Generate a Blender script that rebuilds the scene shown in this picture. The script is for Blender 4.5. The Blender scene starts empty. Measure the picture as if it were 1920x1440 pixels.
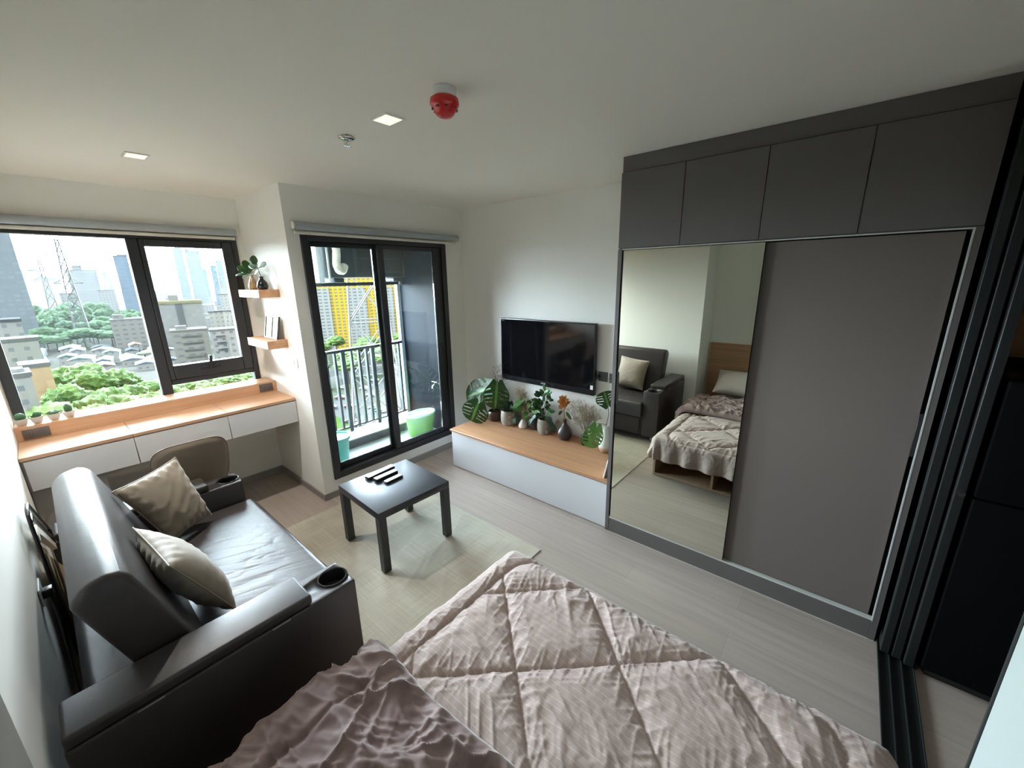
import bpy, bmesh, math, random
import numpy as np
from mathutils import Vector, Matrix, noise as mnoise
random.seed(7); np.random.seed(7)
sc = bpy.context.scene
COL = sc.collection
pi = math.pi

# ------------------------------------------------------------------ materials
MATS = {}
def M(name, col, rough=.5, metal=0.0, spec=.5, emis=None, sheen=0, sheen_rough=.4, coat=0, nz=None, bump=None, bump2=None, alpha=None):
    """principled material. nz=(scale vec, colour2, lo, hi, detail) mixes a second colour by noise; bump=(scale vec, strength, distance)"""
    m = bpy.data.materials.new(name); m.use_nodes = True
    nt = m.node_tree; N = nt.nodes; Lk = nt.links; p = N['Principled BSDF']
    p.inputs['Base Color'].default_value = (*col, 1)
    p.inputs['Roughness'].default_value = rough; p.inputs['Metallic'].default_value = metal
    p.inputs['Specular IOR Level'].default_value = spec
    if coat: p.inputs['Coat Weight'].default_value = coat; p.inputs['Coat Roughness'].default_value = .08
    if sheen:
        p.inputs['Sheen Weight'].default_value = sheen; p.inputs['Sheen Roughness'].default_value = sheen_rough
    if emis:
        p.inputs['Emission Color'].default_value = (*emis[0], 1); p.inputs['Emission Strength'].default_value = emis[1]
    if nz or bump or bump2:
        tc = N.new('ShaderNodeTexCoord')
    if nz:
        mp = N.new('ShaderNodeMapping'); mp.inputs['Scale'].default_value = nz[0]
        Lk.new(tc.outputs['Object'], mp.inputs['Vector'])
        n = N.new('ShaderNodeTexNoise'); n.inputs['Scale'].default_value = 1; n.inputs['Detail'].default_value = nz[4] if len(nz) > 4 else 4
        Lk.new(mp.outputs[0], n.inputs['Vector'])
        r = N.new('ShaderNodeMapRange'); r.inputs['From Min'].default_value = nz[2]; r.inputs['From Max'].default_value = nz[3]
        Lk.new(n.outputs['Fac'], r.inputs['Value'])
        mx = N.new('ShaderNodeMix'); mx.data_type = 'RGBA'
        mx.inputs[6].default_value = (*col, 1); mx.inputs[7].default_value = (*nz[1], 1)
        Lk.new(r.outputs[0], mx.inputs[0]); Lk.new(mx.outputs[2], p.inputs['Base Color'])
        m['mixout'] = mx.name
    prev = None
    for bb in (bump, bump2):
        if not bb: continue
        mp = N.new('ShaderNodeMapping'); mp.inputs['Scale'].default_value = bb[0]
        Lk.new(tc.outputs['Object'], mp.inputs['Vector'])
        n = N.new('ShaderNodeTexNoise'); n.inputs['Scale'].default_value = 1; n.inputs['Detail'].default_value = 5
        Lk.new(mp.outputs[0], n.inputs['Vector'])
        bn = N.new('ShaderNodeBump'); bn.inputs['Strength'].default_value = bb[1]; bn.inputs['Distance'].default_value = bb[2]
        Lk.new(n.outputs['Fac'], bn.inputs['Height'])
        if prev: Lk.new(prev.outputs[0], bn.inputs['Normal'])
        prev = bn
    if prev: Lk.new(prev.outputs[0], p.inputs['Normal'])
    MATS[name] = m
    return m

white_wall = M('white wall paint', (.83, .82, .775), .7, spec=.3, bump=((60, 60, 60), .05, .002))
ceil_paint = M('ceiling paint', (.90, .88, .81), .75, spec=.25)
skirt_m = M('grey skirting', (.30, .28, .265), .5, nz=((3, 3, 40), (.24, .225, .215), .35, .65))
black_al = M('black aluminium', (.022, .023, .026), .38, spec=.5)
green_al = M('dark grey aluminium', (.015, .018, .018), .45, spec=.35)
track_al = M('pale track aluminium', (.58, .60, .58), .35, metal=.15)
dark_laminate = M('dark grey laminate', (.125, .115, .110), .5, spec=.35, nz=((2, 2, 2), (.115, .106, .103), .3, .7))
door_laminate = M('grey door laminate', (.152, .130, .118), .42, spec=.4)
void_m = M('dark cabinet gap', (.012, .012, .013), .8, spec=.1)
alu = M('brushed aluminium', (.72, .72, .70), .32, metal=.9)
chrome = M('chrome', (.75, .75, .76), .1, metal=1)
white_lam = M('white laminate', (.60, .61, .64), .4, spec=.4)
desk_white = M('pale grey laminate', (.60, .59, .60), .45, spec=.4)
taupe_lam = M('taupe laminate', (.30, .275, .26), .5)
def wood(name, c1, c2, along, rough=.42):
    s = {'x': (1.2, 26, 26), 'y': (26, 1.2, 26), 'z': (26, 26, 1.2)}[along]
    return M(name, c1, rough, spec=.4, nz=(s, c2, .32, .68, 6), bump=(s, .06, .001))
oak_x = wood('oak laminate', (.56, .335, .20), (.47, .265, .15), 'x')
oak_y = wood('oak cabinet top', (.52, .285, .155), (.42, .215, .108), 'y')
oak_h = wood('headboard oak', (.46, .27, .15), (.35, .19, .10), 'y')
oak_bed = wood('bed board oak', (.42, .29, .19), (.33, .22, .14), 'x')
leather = M('dark brown leather', (.036, .029, .0285), .42, spec=.55, nz=((3, 3, 3), (.028, .022, .022), .35, .65), bump=((220, 220, 220), .10, .0015), bump2=((22, 22, 22), .14, .006))
cush_m = M('tan cushion cloth', (.31, .26, .205), .62, spec=.3, sheen=.35, nz=((5, 5, 5), (.265, .22, .17), .3, .7), bump=((260, 260, 260), .08, .001), bump2=((14, 14, 14), .25, .012))
chair_m = M('tan chair leather', (.20, .155, .115), .5, spec=.4, bump=((120, 120, 120), .06, .001))
black_m = M('black table lacquer', (.014, .015, .018), .42, spec=.6)
black_pl = M('black plastic', (.015, .015, .016), .35)
tv_glass = M('television glass', (.004, .004, .005), .07, spec=.5)
white_pl = M('white plastic', (.78, .78, .76), .35)
grey_pl = M('grey plastic', (.20, .20, .21), .4)
silver_pl = M('silver plastic', (.45, .45, .48), .3, metal=.4)
red_pl = M('red plastic', (.62, .018, .012), .28, coat=.3)
cream_m = M('cream enamel', (.72, .68, .58), .4)
blind_m = M('grey blind fabric', (.36, .40, .41), .6)
duvet_m = M('pinkish beige striped cotton', (.50, .42, .385), .68, spec=.25, sheen=.25)
velvet_m = M('brown velvet', (.26, .192, .180), .6, spec=.2, sheen=.55, sheen_rough=.3, nz=((9, 9, 9), (.185, .13, .123), .35, .65), bump=((120, 120, 120), .1, .001))
sheet_m = M('brown sheet cotton', (.17, .135, .14), .7, sheen=.3)
pillow_m = M('beige pillow cotton', (.46, .41, .37), .7, sheen=.2, bump=((30, 30, 30), .2, .01))
rug_m = M('woven beige rug', (.50, .455, .36), .9, spec=.1)
soil_m = M('dark soil', (.03, .022, .017), .9)
leaf_dark = M('dark green leaf', (.018, .060, .014), .40, spec=.3, nz=((9, 9, 9), (.035, .10, .02), .4, .7))
leaf_mid = M('green leaf', (.028, .105, .02), .4, spec=.3, nz=((12, 12, 12), (.05, .16, .03), .4, .7))
leaf_lite = M('light green leaf', (.075, .22, .035), .4, nz=((14, 14, 14), (.12, .28, .06), .4, .7))
stem_g = M('green stem', (.06, .12, .04), .5)
stem_d = M('dark stem', (.045, .05, .03), .5)
dry_m = M('dried straw', (.30, .22, .13), .85)
dry_g = M('dried grey twig', (.20, .17, .14), .9)
orange_m = M('orange dried petals', (.55, .235, .055), .6)
speck_pot = M('speckled grey stoneware', (.27, .255, .225), .35, nz=((34, 34, 34), (.60, .58, .54), .64, .70, 2))
brown_pot = M('brown stoneware', (.07, .035, .022), .3)
dark_vase = M('dark brown ceramic', (.045, .034, .03), .35)
black_vase = M('black ceramic', (.010, .009, .011), .15)
white_cer = M('white ceramic', (.66, .62, .57), .35)
amber_cer = M('amber ceramic', (.42, .27, .11), .25, coat=.5, nz=((3, 3, 9), (.20, .10, .035), .4, .7))
conc_pot = M('pale concrete', (.55, .52, .48), .7)
cactus_m = M('cactus green', (.05, .13, .055), .6, bump=((90, 90, 90), .4, .004))
teal_m = M('teal bucket plastic', (.05, .34, .28), .35)
lime_m = M('lime green plastic', (.16, .47, .02), .35)
mint_m = M('pale mint plastic', (.60, .78, .62), .4)
mirror_m = M('mirror silvering', (.80, .82, .73), .0, metal=1)
tile_m = M('balcony tile', (.30, .31, .295), .45)
curb_m = M('dark kerb tile', (.025, .030, .033), .4)
blue_wall = M('slate blue paint', (.004, .0075, .012), .55, spec=.1)
rail_m = M('dark railing paint', (.03, .038, .04), .4)
ac_m = M('grey condenser casing', (.035, .045, .041), .5)
ac_dark = M('condenser fins', (.016, .022, .021), .6)
hose_m = M('cream corrugated hose', (.62, .60, .50), .5)
fridge_m = M('black fridge gloss', (.003, .003, .0035), .5, spec=.04)
warm_wood = wood('brown kitchen wood', (.33, .17, .075), (.26, .13, .055), 'y')
tint_glass = None
def glass(name, tint, refl=1.0):
    m = bpy.data.materials.new(name); m.use_nodes = True; nt = m.node_tree; N = nt.nodes; N.remove(N['Principled BSDF'])
    tr = N.new('ShaderNodeBsdfTransparent'); tr.inputs[0].default_value = (*tint, 1)
    gl = N.new('ShaderNodeBsdfGlossy'); gl.inputs['Roughness'].default_value = 0.0; gl.inputs[0].default_value = (refl, refl, refl, 1)
    fr = N.new('ShaderNodeFresnel'); fr.inputs[0].default_value = 1.45
    mx = N.new('ShaderNodeMixShader')
    nt.links.new(fr.outputs[0], mx.inputs[0]); nt.links.new(tr.outputs[0], mx.inputs[1]); nt.links.new(gl.outputs[0], mx.inputs[2])
    nt.links.new(mx.outputs[0], N['Material Output'].inputs[0]); return m
clear_glass = glass('clear window glass', (.93, .97, .96))
door_glass = glass('door glass', (.90, .96, .97))
tint_glass = glass('smoked glass', (.05, .05, .05))
pic_m = M('white print paper', (.80, .80, .80), .5)
ink_m = M('dark ink', (.03, .03, .04), .6)
lamp_m = M('downlight lens', (1, .9, .6), .4, emis=((1.0, .84, .47), .36))

def floor_material():
    m = M('greige laminate planks', (.42, .37, .335), .34, spec=.45)
    nt = m.node_tree; N = nt.nodes; L = nt.links; p = N['Principled BSDF']
    tc = N.new('ShaderNodeTexCoord'); mp = N.new('ShaderNodeMapping')
    mp.inputs['Rotation'].default_value = (0, 0, pi/2)
    L.new(tc.outputs['Object'], mp.inputs['Vector'])
    br = N.new('ShaderNodeTexBrick'); br.inputs['Scale'].default_value = 1; br.inputs['Brick Width'].default_value = 1.2; br.inputs['Row Height'].default_value = .19
    br.inputs['Mortar Size'].default_value = .0012; br.inputs['Color1'].default_value = (.365, .305, .265, 1); br.inputs['Color2'].default_value = (.335, .278, .24, 1); br.inputs['Mortar'].default_value = (.27, .23, .20, 1)
    L.new(mp.outputs[0], br.inputs['Vector'])
    mp2 = N.new('ShaderNodeMapping'); mp2.inputs['Scale'].default_value = (30, 1.3, 1); L.new(tc.outputs['Object'], mp2.inputs['Vector'])
    n = N.new('ShaderNodeTexNoise'); n.inputs['Scale'].default_value = 1; n.inputs['Detail'].default_value = 6; L.new(mp2.outputs[0], n.inputs['Vector'])
    r = N.new('ShaderNodeMapRange'); r.inputs[1].default_value = .3; r.inputs[2].default_value = .7; r.inputs[3].default_value = .88; r.inputs[4].default_value = 1.08
    L.new(n.outputs['Fac'], r.inputs[0])
    mx = N.new('ShaderNodeMix'); mx.data_type = 'RGBA'; mx.blend_type = 'MULTIPLY'; mx.inputs[0].default_value = 1
    L.new(br.outputs['Color'], mx.inputs[6]); L.new(r.outputs[0], mx.inputs[7]); L.new(mx.outputs[2], p.inputs['Base Color'])
    return m
floor_m = floor_material()

def rug_nodes():
    nt = rug_m.node_tree; N = nt.nodes; L = nt.links; p = N['Principled BSDF']
    tc = N.new('ShaderNodeTexCoord')
    outs = []
    for sca in ((260, 3, 1), (3, 300, 1)):
        mp = N.new('ShaderNodeMapping'); mp.inputs['Scale'].default_value = sca; L.new(tc.outputs['Object'], mp.inputs['Vector'])
        n = N.new('ShaderNodeTexNoise'); n.inputs['Scale'].default_value = 1; n.inputs['Detail'].default_value = 3; L.new(mp.outputs[0], n.inputs['Vector']); outs.append(n)
    a = N.new('ShaderNodeMath'); a.operation = 'ADD'; L.new(outs[0].outputs[0], a.inputs[0]); L.new(outs[1].outputs[0], a.inputs[1])
    big = N.new('ShaderNodeTexNoise'); big.inputs['Scale'].default_value = 3.0; L.new(tc.outputs['Object'], big.inputs['Vector'])
    a2 = N.new('ShaderNodeMath'); a2.operation = 'ADD'; L.new(a.outputs[0], a2.inputs[0]); L.new(big.outputs[0], a2.inputs[1])
    r = N.new('ShaderNodeMapRange'); r.inputs[1].default_value = 1.1; r.inputs[2].default_value = 1.9; L.new(a2.outputs[0], r.inputs[0])
    mx = N.new('ShaderNodeMix'); mx.data_type = 'RGBA'; mx.inputs[6].default_value = (.315, .285, .225, 1); mx.inputs[7].default_value = (.52, .48, .395, 1)
    L.new(r.outputs[0], mx.inputs[0]); L.new(mx.outputs[2], p.inputs['Base Color'])
    bn = N.new('ShaderNodeBump'); bn.inputs['Strength'].default_value = .25; bn.inputs['Distance'].default_value = .003
    L.new(a.outputs[0], bn.inputs['Height']); L.new(bn.outputs[0], p.inputs['Normal'])
rug_nodes()

def duvet_nodes():   # thin pale pinstripes printed on the cloth, in cloth coordinates (UV in metres)
    nt = duvet_m.node_tree; N = nt.nodes; L = nt.links; p = N['Principled BSDF']
    uv = N.new('ShaderNodeUVMap'); uv.uv_map = 'UVMap'
    sep = N.new('ShaderNodeSeparateXYZ'); L.new(uv.outputs[0], sep.inputs[0])
    def line(src, period, width):
        a = N.new('ShaderNodeMath'); a.operation = 'DIVIDE'; L.new(src, a.inputs[0]); a.inputs[1].default_value = period
        f = N.new('ShaderNodeMath'); f.operation = 'FRACT'; L.new(a.outputs[0], f.inputs[0])
        c = N.new('ShaderNodeMath'); c.operation = 'LESS_THAN'; L.new(f.outputs[0], c.inputs[0]); c.inputs[1].default_value = width / period
        return c.outputs[0]
    l1 = line(sep.outputs[0], .024, .0024); l2 = line(sep.outputs[1], .05, .0018)
    h = N.new('ShaderNodeMath'); h.operation = 'MULTIPLY'; L.new(l2, h.inputs[0]); h.inputs[1].default_value = .45
    mxl = N.new('ShaderNodeMath'); mxl.operation = 'MAXIMUM'; L.new(l1, mxl.inputs[0]); L.new(h.outputs[0], mxl.inputs[1])
    fac = N.new('ShaderNodeMath'); fac.operation = 'MULTIPLY'; fac.inputs[1].default_value = .55; L.new(mxl.outputs[0], fac.inputs[0])
    nz = N.new('ShaderNodeTexNoise'); nz.inputs['Scale'].default_value = 6; L.new(uv.outputs[0], nz.inputs['Vector'])
    b = N.new('ShaderNodeMix'); b.data_type = 'RGBA'; b.inputs[6].default_value = (.365, .280, .255, 1); b.inputs[7].default_value = (.42, .332, .302, 1); L.new(nz.outputs[0], b.inputs[0])
    mx = N.new('ShaderNodeMix'); mx.data_type = 'RGBA'; mx.inputs[7].default_value = (.54, .485, .45, 1)
    L.new(b.outputs[2], mx.inputs[6]); L.new(fac.outputs[0], mx.inputs[0]); L.new(mx.outputs[2], p.inputs['Base Color'])
    n2 = N.new('ShaderNodeTexNoise'); n2.inputs['Scale'].default_value = 28; n2.inputs['Detail'].default_value = 5; L.new(uv.outputs[0], n2.inputs['Vector'])
    bn = N.new('ShaderNodeBump'); bn.inputs['Strength'].default_value = .3; bn.inputs['Distance'].default_value = .008
    L.new(n2.outputs[0], bn.inputs['Height']); L.new(bn.outputs[0], p.inputs['Normal'])
duvet_nodes()

def facade(name, wall, win, bw, rh, mortar, off=0.0, rough=.5):
    m = M(name, wall, .9, spec=.02); nt = m.node_tree; N = nt.nodes; L = nt.links
    uv = N.new('ShaderNodeUVMap'); uv.uv_map = 'UVMap'
    br = N.new('ShaderNodeTexBrick'); br.offset = off; br.inputs['Scale'].default_value = 1
    br.inputs['Brick Width'].default_value = bw; br.inputs['Row Height'].default_value = rh; br.inputs['Mortar Size'].default_value = mortar; br.inputs['Mortar Smooth'].default_value = 0
    br.inputs['Color1'].default_value = (*win, 1); br.inputs['Color2'].default_value = (*[c * 1.25 for c in win], 1); br.inputs['Mortar'].default_value = (*wall, 1)
    L.new(uv.outputs[0], br.inputs['Vector']); L.new(br.outputs['Color'], N['Principled BSDF'].inputs['Base Color'])
    return m

# ------------------------------------------------------------------ geometry helpers
def B(): return bmesh.new()
def uvl(b): return b.loops.layers.uv.get('UVMap') or b.loops.layers.uv.new('UVMap')
def box(b, x0, x1, y0, y1, z0, z1, bev=0.0, seg=2, mi=0):
    mat = Matrix.Translation(((x0+x1)/2, (y0+y1)/2, (z0+z1)/2)) @ Matrix.Diagonal((abs(x1-x0), abs(y1-y0), abs(z1-z0), 1))
    return cube(b, mat, bev, seg, mi)
def cube(b, mat, bev=0.0, seg=2, mi=0):
    r = bmesh.ops.create_cube(b, size=1, matrix=mat)
    vs = r['verts']
    if bev > 0:
        es = list({e for v in vs for e in v.link_edges})
        r2 = bmesh.ops.bevel(b, geom=es, offset=bev, segments=seg, affect='EDGES', profile=.5)
        fs = r2['faces']
    fs = {f for v in b.verts if v.is_valid for f in v.link_faces} if False else None
    if mi:
        for f in b.faces:
            if f.material_index == 0 and not f.tag: f.material_index = mi
    for f in b.faces: f.tag = True
    return b
def rotbox(b, c, size, rz=0, rx=0, ry=0, bev=0, seg=2, mi=0):
    mat = Matrix.Translation(c) @ Matrix.Rotation(rz, 4, 'Z') @ Matrix.Rotation(ry, 4, 'Y') @ Matrix.Rotation(rx, 4, 'X') @ Matrix.Diagonal((*size, 1))
    return cube(b, mat, bev, seg, mi)
def lathe(b, prof, c, n=28, mi=0, axis='z', smooth=True):
    rings = []
    for r, z in prof:
        ring = []
        for k in range(n):
            a = 2*pi*k/n
            p = (r*math.cos(a), r*math.sin(a), z)
            if axis == 'x': p = (p[2], p[0], p[1])
            if axis == 'y': p = (p[0], p[2], p[1])
            ring.append(b.verts.new((c[0]+p[0], c[1]+p[1], c[2]+p[2])))
        rings.append(ring)
    for i in range(len(rings)-1):
        for k in range(n):
            f = b.faces.new((rings[i][k], rings[i][(k+1) % n], rings[i+1][(k+1) % n], rings[i+1][k])); f.material_index = mi; f.tag = True
    for ring, rev in ((rings[0], True), (rings[-1], False)):
        f = b.faces.new(ring[::-1] if rev else ring); f.material_index = mi; f.tag = True
    return b
def tube(b, pts, r, n=8, mi=0, closed=False):
    pts = [Vector(p) for p in pts]; m = len(pts)
    rs = r if isinstance(r, (list, tuple)) else [r]*m
    rings = []; up = None
    for i, p in enumerate(pts):
        a = pts[i-1] if (i > 0 or closed) else p; c = pts[(i+1) % m] if (i < m-1 or closed) else p
        t = (c-a)
        if t.length < 1e-9: t = Vector((0, 0, 1))
        t.normalize()
        if up is None:
            up = Vector((0, 0, 1)) if abs(t.z) < .9 else Vector((1, 0, 0))
        s = t.cross(up)
        if s.length < 1e-6: s = t.cross(Vector((1, .3, 0)))
        s.normalize(); up = s.cross(t).normalized()
        rings.append([b.verts.new(p + (s*math.cos(2*pi*k/n) + up*math.sin(2*pi*k/n))*rs[i]) for k in range(n)])
    for i in range(m if closed else m-1):
        A, Bq = rings[i], rings[(i+1) % m]
        for k in range(n):
            f = b.faces.new((A[k], A[(k+1) % n], Bq[(k+1) % n], Bq[k])); f.material_index = mi; f.tag = True
    if not closed:
        for ring, rev in ((rings[0], True), (rings[-1], False)):
            if n > 2:
                f = b.faces.new(ring if not rev else ring[::-1]); f.material_index = mi; f.tag = True
    return b
def prism(b, poly, axis, a0, a1, bev=0, seg=3, mi=0):
    """poly in the plane perpendicular to axis, extruded from a0 to a1"""
    def P(q, a):
        return {'x': (a, q[0], q[1]), 'y': (q[0], a, q[1]), 'z': (q[0], q[1], a)}[axis]
    A = [b.verts.new(P(q, a0)) for q in poly]; C = [b.verts.new(P(q, a1)) for q in poly]
    n = len(poly); fs = [b.faces.new(A), b.faces.new(C[::-1])]
    for i in range(n): fs.append(b.faces.new((A[i], C[i], C[(i+1) % n], A[(i+1) % n])))
    bmesh.ops.recalc_face_normals(b, faces=fs)
    if bev:
        es = list({e for f in fs for e in f.edges})
        bmesh.ops.bevel(b, geom=es, offset=bev, segments=seg, affect='EDGES', profile=.5)
    for f in b.faces:
        if not f.tag: f.material_index = mi
        f.tag = True
    return b
def sphere(b, c, r, sub=2, sc3=(1, 1, 1), mi=0):
    mat = Matrix.Translation(c) @ Matrix.Diagonal((r*sc3[0], r*sc3[1], r*sc3[2], 1))
    bmesh.ops.create_icosphere(b, subdivisions=sub, radius=1, matrix=mat)
    for f in b.faces:
        if not f.tag: f.material_index = mi
        f.tag = True
    return b
def grid_mesh(b, P, mi=0, uv=None, wrap=False):
    """P: (n,m,3) array -> quads"""
    n, m = P.shape[:2]
    vs = [[b.verts.new(P[i, j]) for j in range(m)] for i in range(n)]
    lay = uvl(b) if uv is not None else None
    for i in range(n-1):
        for j in range(m-1):
            idx = ((i, j), (i+1, j), (i+1, j+1), (i, j+1))
            f = b.faces.new([vs[a][c] for a, c in idx]); f.material_index = mi; f.tag = True
            if lay:
                for lp, (a, c) in zip(f.loops, idx): lp[lay].uv = uv[a, c]
    return vs

ORG = {}
def finish(name, b, mats, org=(0, 0, 0), smooth=True, ang=38):
    bmesh.ops.recalc_face_normals(b, faces=b.faces)
    if smooth:
        for f in b.faces: f.smooth = True
        th = math.radians(ang)
        for e in b.edges:
            if len(e.link_faces) == 2 and e.calc_face_angle(0) > th: e.smooth = False
    me = bpy.data.meshes.new(name); 
    o = Vector(org)
    if o.length > 0: bmesh.ops.translate(b, verts=b.verts, vec=-o)
    b.to_mesh(me); b.free()
    for m in (mats if isinstance(mats, (list, tuple)) else [mats]): me.materials.append(m)
    return me
def link(name, me):
    ob = bpy.data.objects.new(name, me); COL.objects.link(ob); return ob
def thing(name, label, cat, loc, group=None):
    o = bpy.data.objects.new(name, None); COL.objects.link(o); o.location = loc; o.empty_display_size = .1
    o['label'] = label; o['category'] = cat
    if group: o['group'] = group
    ORG[o] = Vector(loc); return o
def part(name, b, mats, parent, label=None, smooth=True, ang=38):
    org = ORG[parent]
    ob = link(name, finish(name, b, mats, org, smooth, ang)); ob.parent = parent; ORG[ob] = org
    if label: ob['label'] = label
    return ob
def single(name, label, cat, b, mats, loc=(0, 0, 0), group=None, smooth=True, ang=38):
    ob = link(name, finish(name, b, mats, loc, smooth, ang)); ob.location = loc; ORG[ob] = Vector(loc)
    ob['label'] = label; ob['category'] = cat
    if group: ob['group'] = group
    return ob
def struct(name, b, mats, smooth=False):
    ob = link(name, finish(name, b, mats, (0, 0, 0), smooth)); ob['kind'] = 'structure'; ORG[ob] = Vector((0, 0, 0)); return ob
def copy_tree(o, loc, label=None, group=None, scale=None, rz=None):
    r = o.copy(); COL.objects.link(r); r.location = loc
    if label: r['label'] = label
    if group: r['group'] = group
    if scale: r.scale = scale
    if rz is not None: r.rotation_euler = (0, 0, rz)
    for ch in o.children:
        c = ch.copy(); COL.objects.link(c); c.parent = r
        for g in ch.children:
            d = g.copy(); COL.objects.link(d); d.parent = c
    return r

# numpy noise
def hash2(ix, iy, seed):
    h = (ix.astype(np.int64)*374761393 + iy.astype(np.int64)*668265263 + seed*974634777) & 0x7fffffff
    h = ((h ^ (h >> 13))*1274126177) & 0x7fffffff
    h = h ^ (h >> 16)
    return (h & 0xffff)/65535.0
def vnoise(x, y, seed=0):
    ix = np.floor(x); iy = np.floor(y); fx = x-ix; fy = y-iy
    fx = fx*fx*fx*(fx*(fx*6-15)+10); fy = fy*fy*fy*(fy*(fy*6-15)+10)
    a = hash2(ix, iy, seed); b_ = hash2(ix+1, iy, seed); c = hash2(ix, iy+1, seed); d = hash2(ix+1, iy+1, seed)
    return (a*(1-fx)+b_*fx)*(1-fy)+(c*(1-fx)+d*fx)*fy
def fbm(x, y, seed=0, o=4):
    s = 0; a = .5
    for i in range(o): s = s+a*vnoise(x*2**i, y*2**i, seed+i*17); a *= .5
    return s
def ridge(x, y, ang, fl, fw, seed, pw=3.0, warp=.6):
    """elongated ridges: ang = direction along the fold, fl/fw frequencies along/across"""
    c, s = math.cos(ang), math.sin(ang)
    u = (x*c+y*s); v = (-x*s+y*c)
    w = fbm(x*3, y*3, seed+5, 3)-.5
    n = vnoise(u*fl+w*warp, v*fw+w*warp*2.2, seed)
    return np.clip(1-np.abs(2*n-1), 0, 1)**pw

# ------------------------------------------------------------------ dimensions (metres)
H = 2.526; XL = .02; YD = 3.01; YW = 3.9255; XC = 1.5585; XT = 3.30; XW = 2.684; W1 = .9367; W2 = -.5865
YC = 1.10; XR = -.42; YP = -.60

# ------------------------------------------------------------------ room shell
b = B(); box(b, -.6, 3.5, -2.7, 3.06, -.2, 0); box(b, -.6, 1.66, 3.06, 4.03, -.2, 0); struct('floor', b, floor_m)
b = B(); box(b, -.6, 3.5, -2.7, 4.45, H, H+.25); struct('ceiling', b, ceil_paint)
b = B(); box(b, -.58, XL, YC, 4.03, 0, H); struct('wall_left', b, white_wall)
b = B(); box(b, -.58, XR, -2.6, YC, 0, H); struct('wall_bedhead', b, white_wall)
b = B(); box(b, XR, 1.385, YP-.13, YP, 0, H); struct('wall_near', b, M('wall paint darkened for strong light', (.36, .40, .385), .7, spec=.3))  # same white wall paint, darkened in colour to offset the strong light here
b = B(); box(b, XT, XT+.18, -2.6, 3.06, 0, H); struct('wall_right', b, white_wall)
b = B(); box(b, -.58, XT+.18, -2.7, -2.6, 0, H); struct('wall_kitchen', b, white_wall)
b = B()
box(b, XL, XC, YW, YW+.10, 0, .93); box(b, XL, XC, YW, YW+.10, 2.222, H); box(b, XL, .028, YW, YW+.10, .93, 2.222); box(b, 1.511, XC, YW, YW+.10, .93, 2.222)
struct('wall_window', b, white_wall)
b = B(); box(b, XC, 1.655, YD, 4.03, 0, H); struct('wall_column', b, white_wall)
b = B(); box(b, 1.655, XT+.18, YD, YD+.10, 2.2, H); box(b, 3.072, XT+.18, YD, YD+.10, 0, 2.2); box(b, 1.655, 3.072, YD, YD+.10, 0, .157)
struct('wall_balcony', b, white_wall)
b = B(); box(b, 3.14, 3.42, YD+.10, 4.03, .0, H); struct('wall_balcony_side', b, blue_wall)
b = B(); box(b, 1.655, 3.14, YD+.10, 4.08, -.2, .08); struct('floor_balcony', b, tile_m)
b = B(); box(b, 1.655, 3.14, 3.70, 3.985, .08, .165); struct('trim_3', b, curb_m)
b = B(); box(b, 1.655, 3.14, 3.695, 3.99, .165, .18, .003); struct('trim_4', b, tile_m)
b = B(); box(b, 3.095, 3.139, 3.93, 3.985, .18, H-.01, .003); struct('trim_5', b, M('pale blue grey paint', (.42, .48, .54), .5))
# skirting boards
SK = .062
for nm, a in (('baseboard_left', (XL, XL+.012, YC, YW)), ('baseboard_window', (XL+.012, XC, YW-.012, YW)), ('baseboard_column', (XC-.012, XC, YD-.012, YW-.012)),
              ('baseboard_balcony', (XC, XT, YD-.012, YD)), ('baseboard_right', (XT-.012, XT, 2.66, YD-.012)), ('baseboard_near', (XR, 1.385, YP, YP+.012)), ('baseboard_bedhead', (XR, XR+.012, YP+.012, YC))):
    b = B(); box(b, a[0], a[1], a[2], a[3], 0, SK, .002); struct(nm, b, skirt_m)

# ------------------------------------------------------------------ window
def bar(b, x0, x1, y0, y1, z0, z1): box(b, x0, x1, y0, y1, z0, z1, .004, 1)
b = B()
bar(b, .028, .080, YW-.012, YW+.07, .93, 2.222); bar(b, 1.466, 1.511, YW-.012, YW+.07, .93, 2.222)
bar(b, .080, 1.466, YW-.012, YW+.07, 2.172, 2.222); bar(b, .080, 1.466, YW-.012, YW+.07, .925, .945)
bar(b, .797, .866, YW-.014, YW+.07, .945, 2.172); bar(b, .866, 1.466, YW-.012, YW+.07, 1.043, 1.085)
win = struct('window_1', b, black_al)
b = B()
bar(b, .866, .898, YW-.022, YW+.05, 1.085, 2.172); bar(b, 1.392, 1.466, YW-.022, YW+.05, 1.085, 2.172)
bar(b, .898, 1.392, YW-.022, YW+.05, 2.122, 2.172); bar(b, .898, 1.392, YW-.022, YW+.05, 1.085, 1.198)
sash = part('casement_sash', b, black_al, win)
b = B(); box(b, 1.075, 1.215, YW-.036, YW-.022, 1.148, 1.170, .004); rotbox(b, (1.148, YW-.046, 1.20), (.022, .018, .11), ry=.06, bev=.005); part('window_handle', b, green_al, sash)
for (x0, x1, z0, z1) in ((.080, .797, .945, 2.172), (.866, 1.466, .945, 1.043)):
    b = B(); box(b, x0, x1, YW+.02, YW+.026, z0, z1); part('glass_pane', b, clear_glass, win)
b = B(); box(b, .898, 1.392, YW+.015, YW+.021, 1.198, 2.122); part('glass_pane', b, clear_glass, sash)

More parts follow.
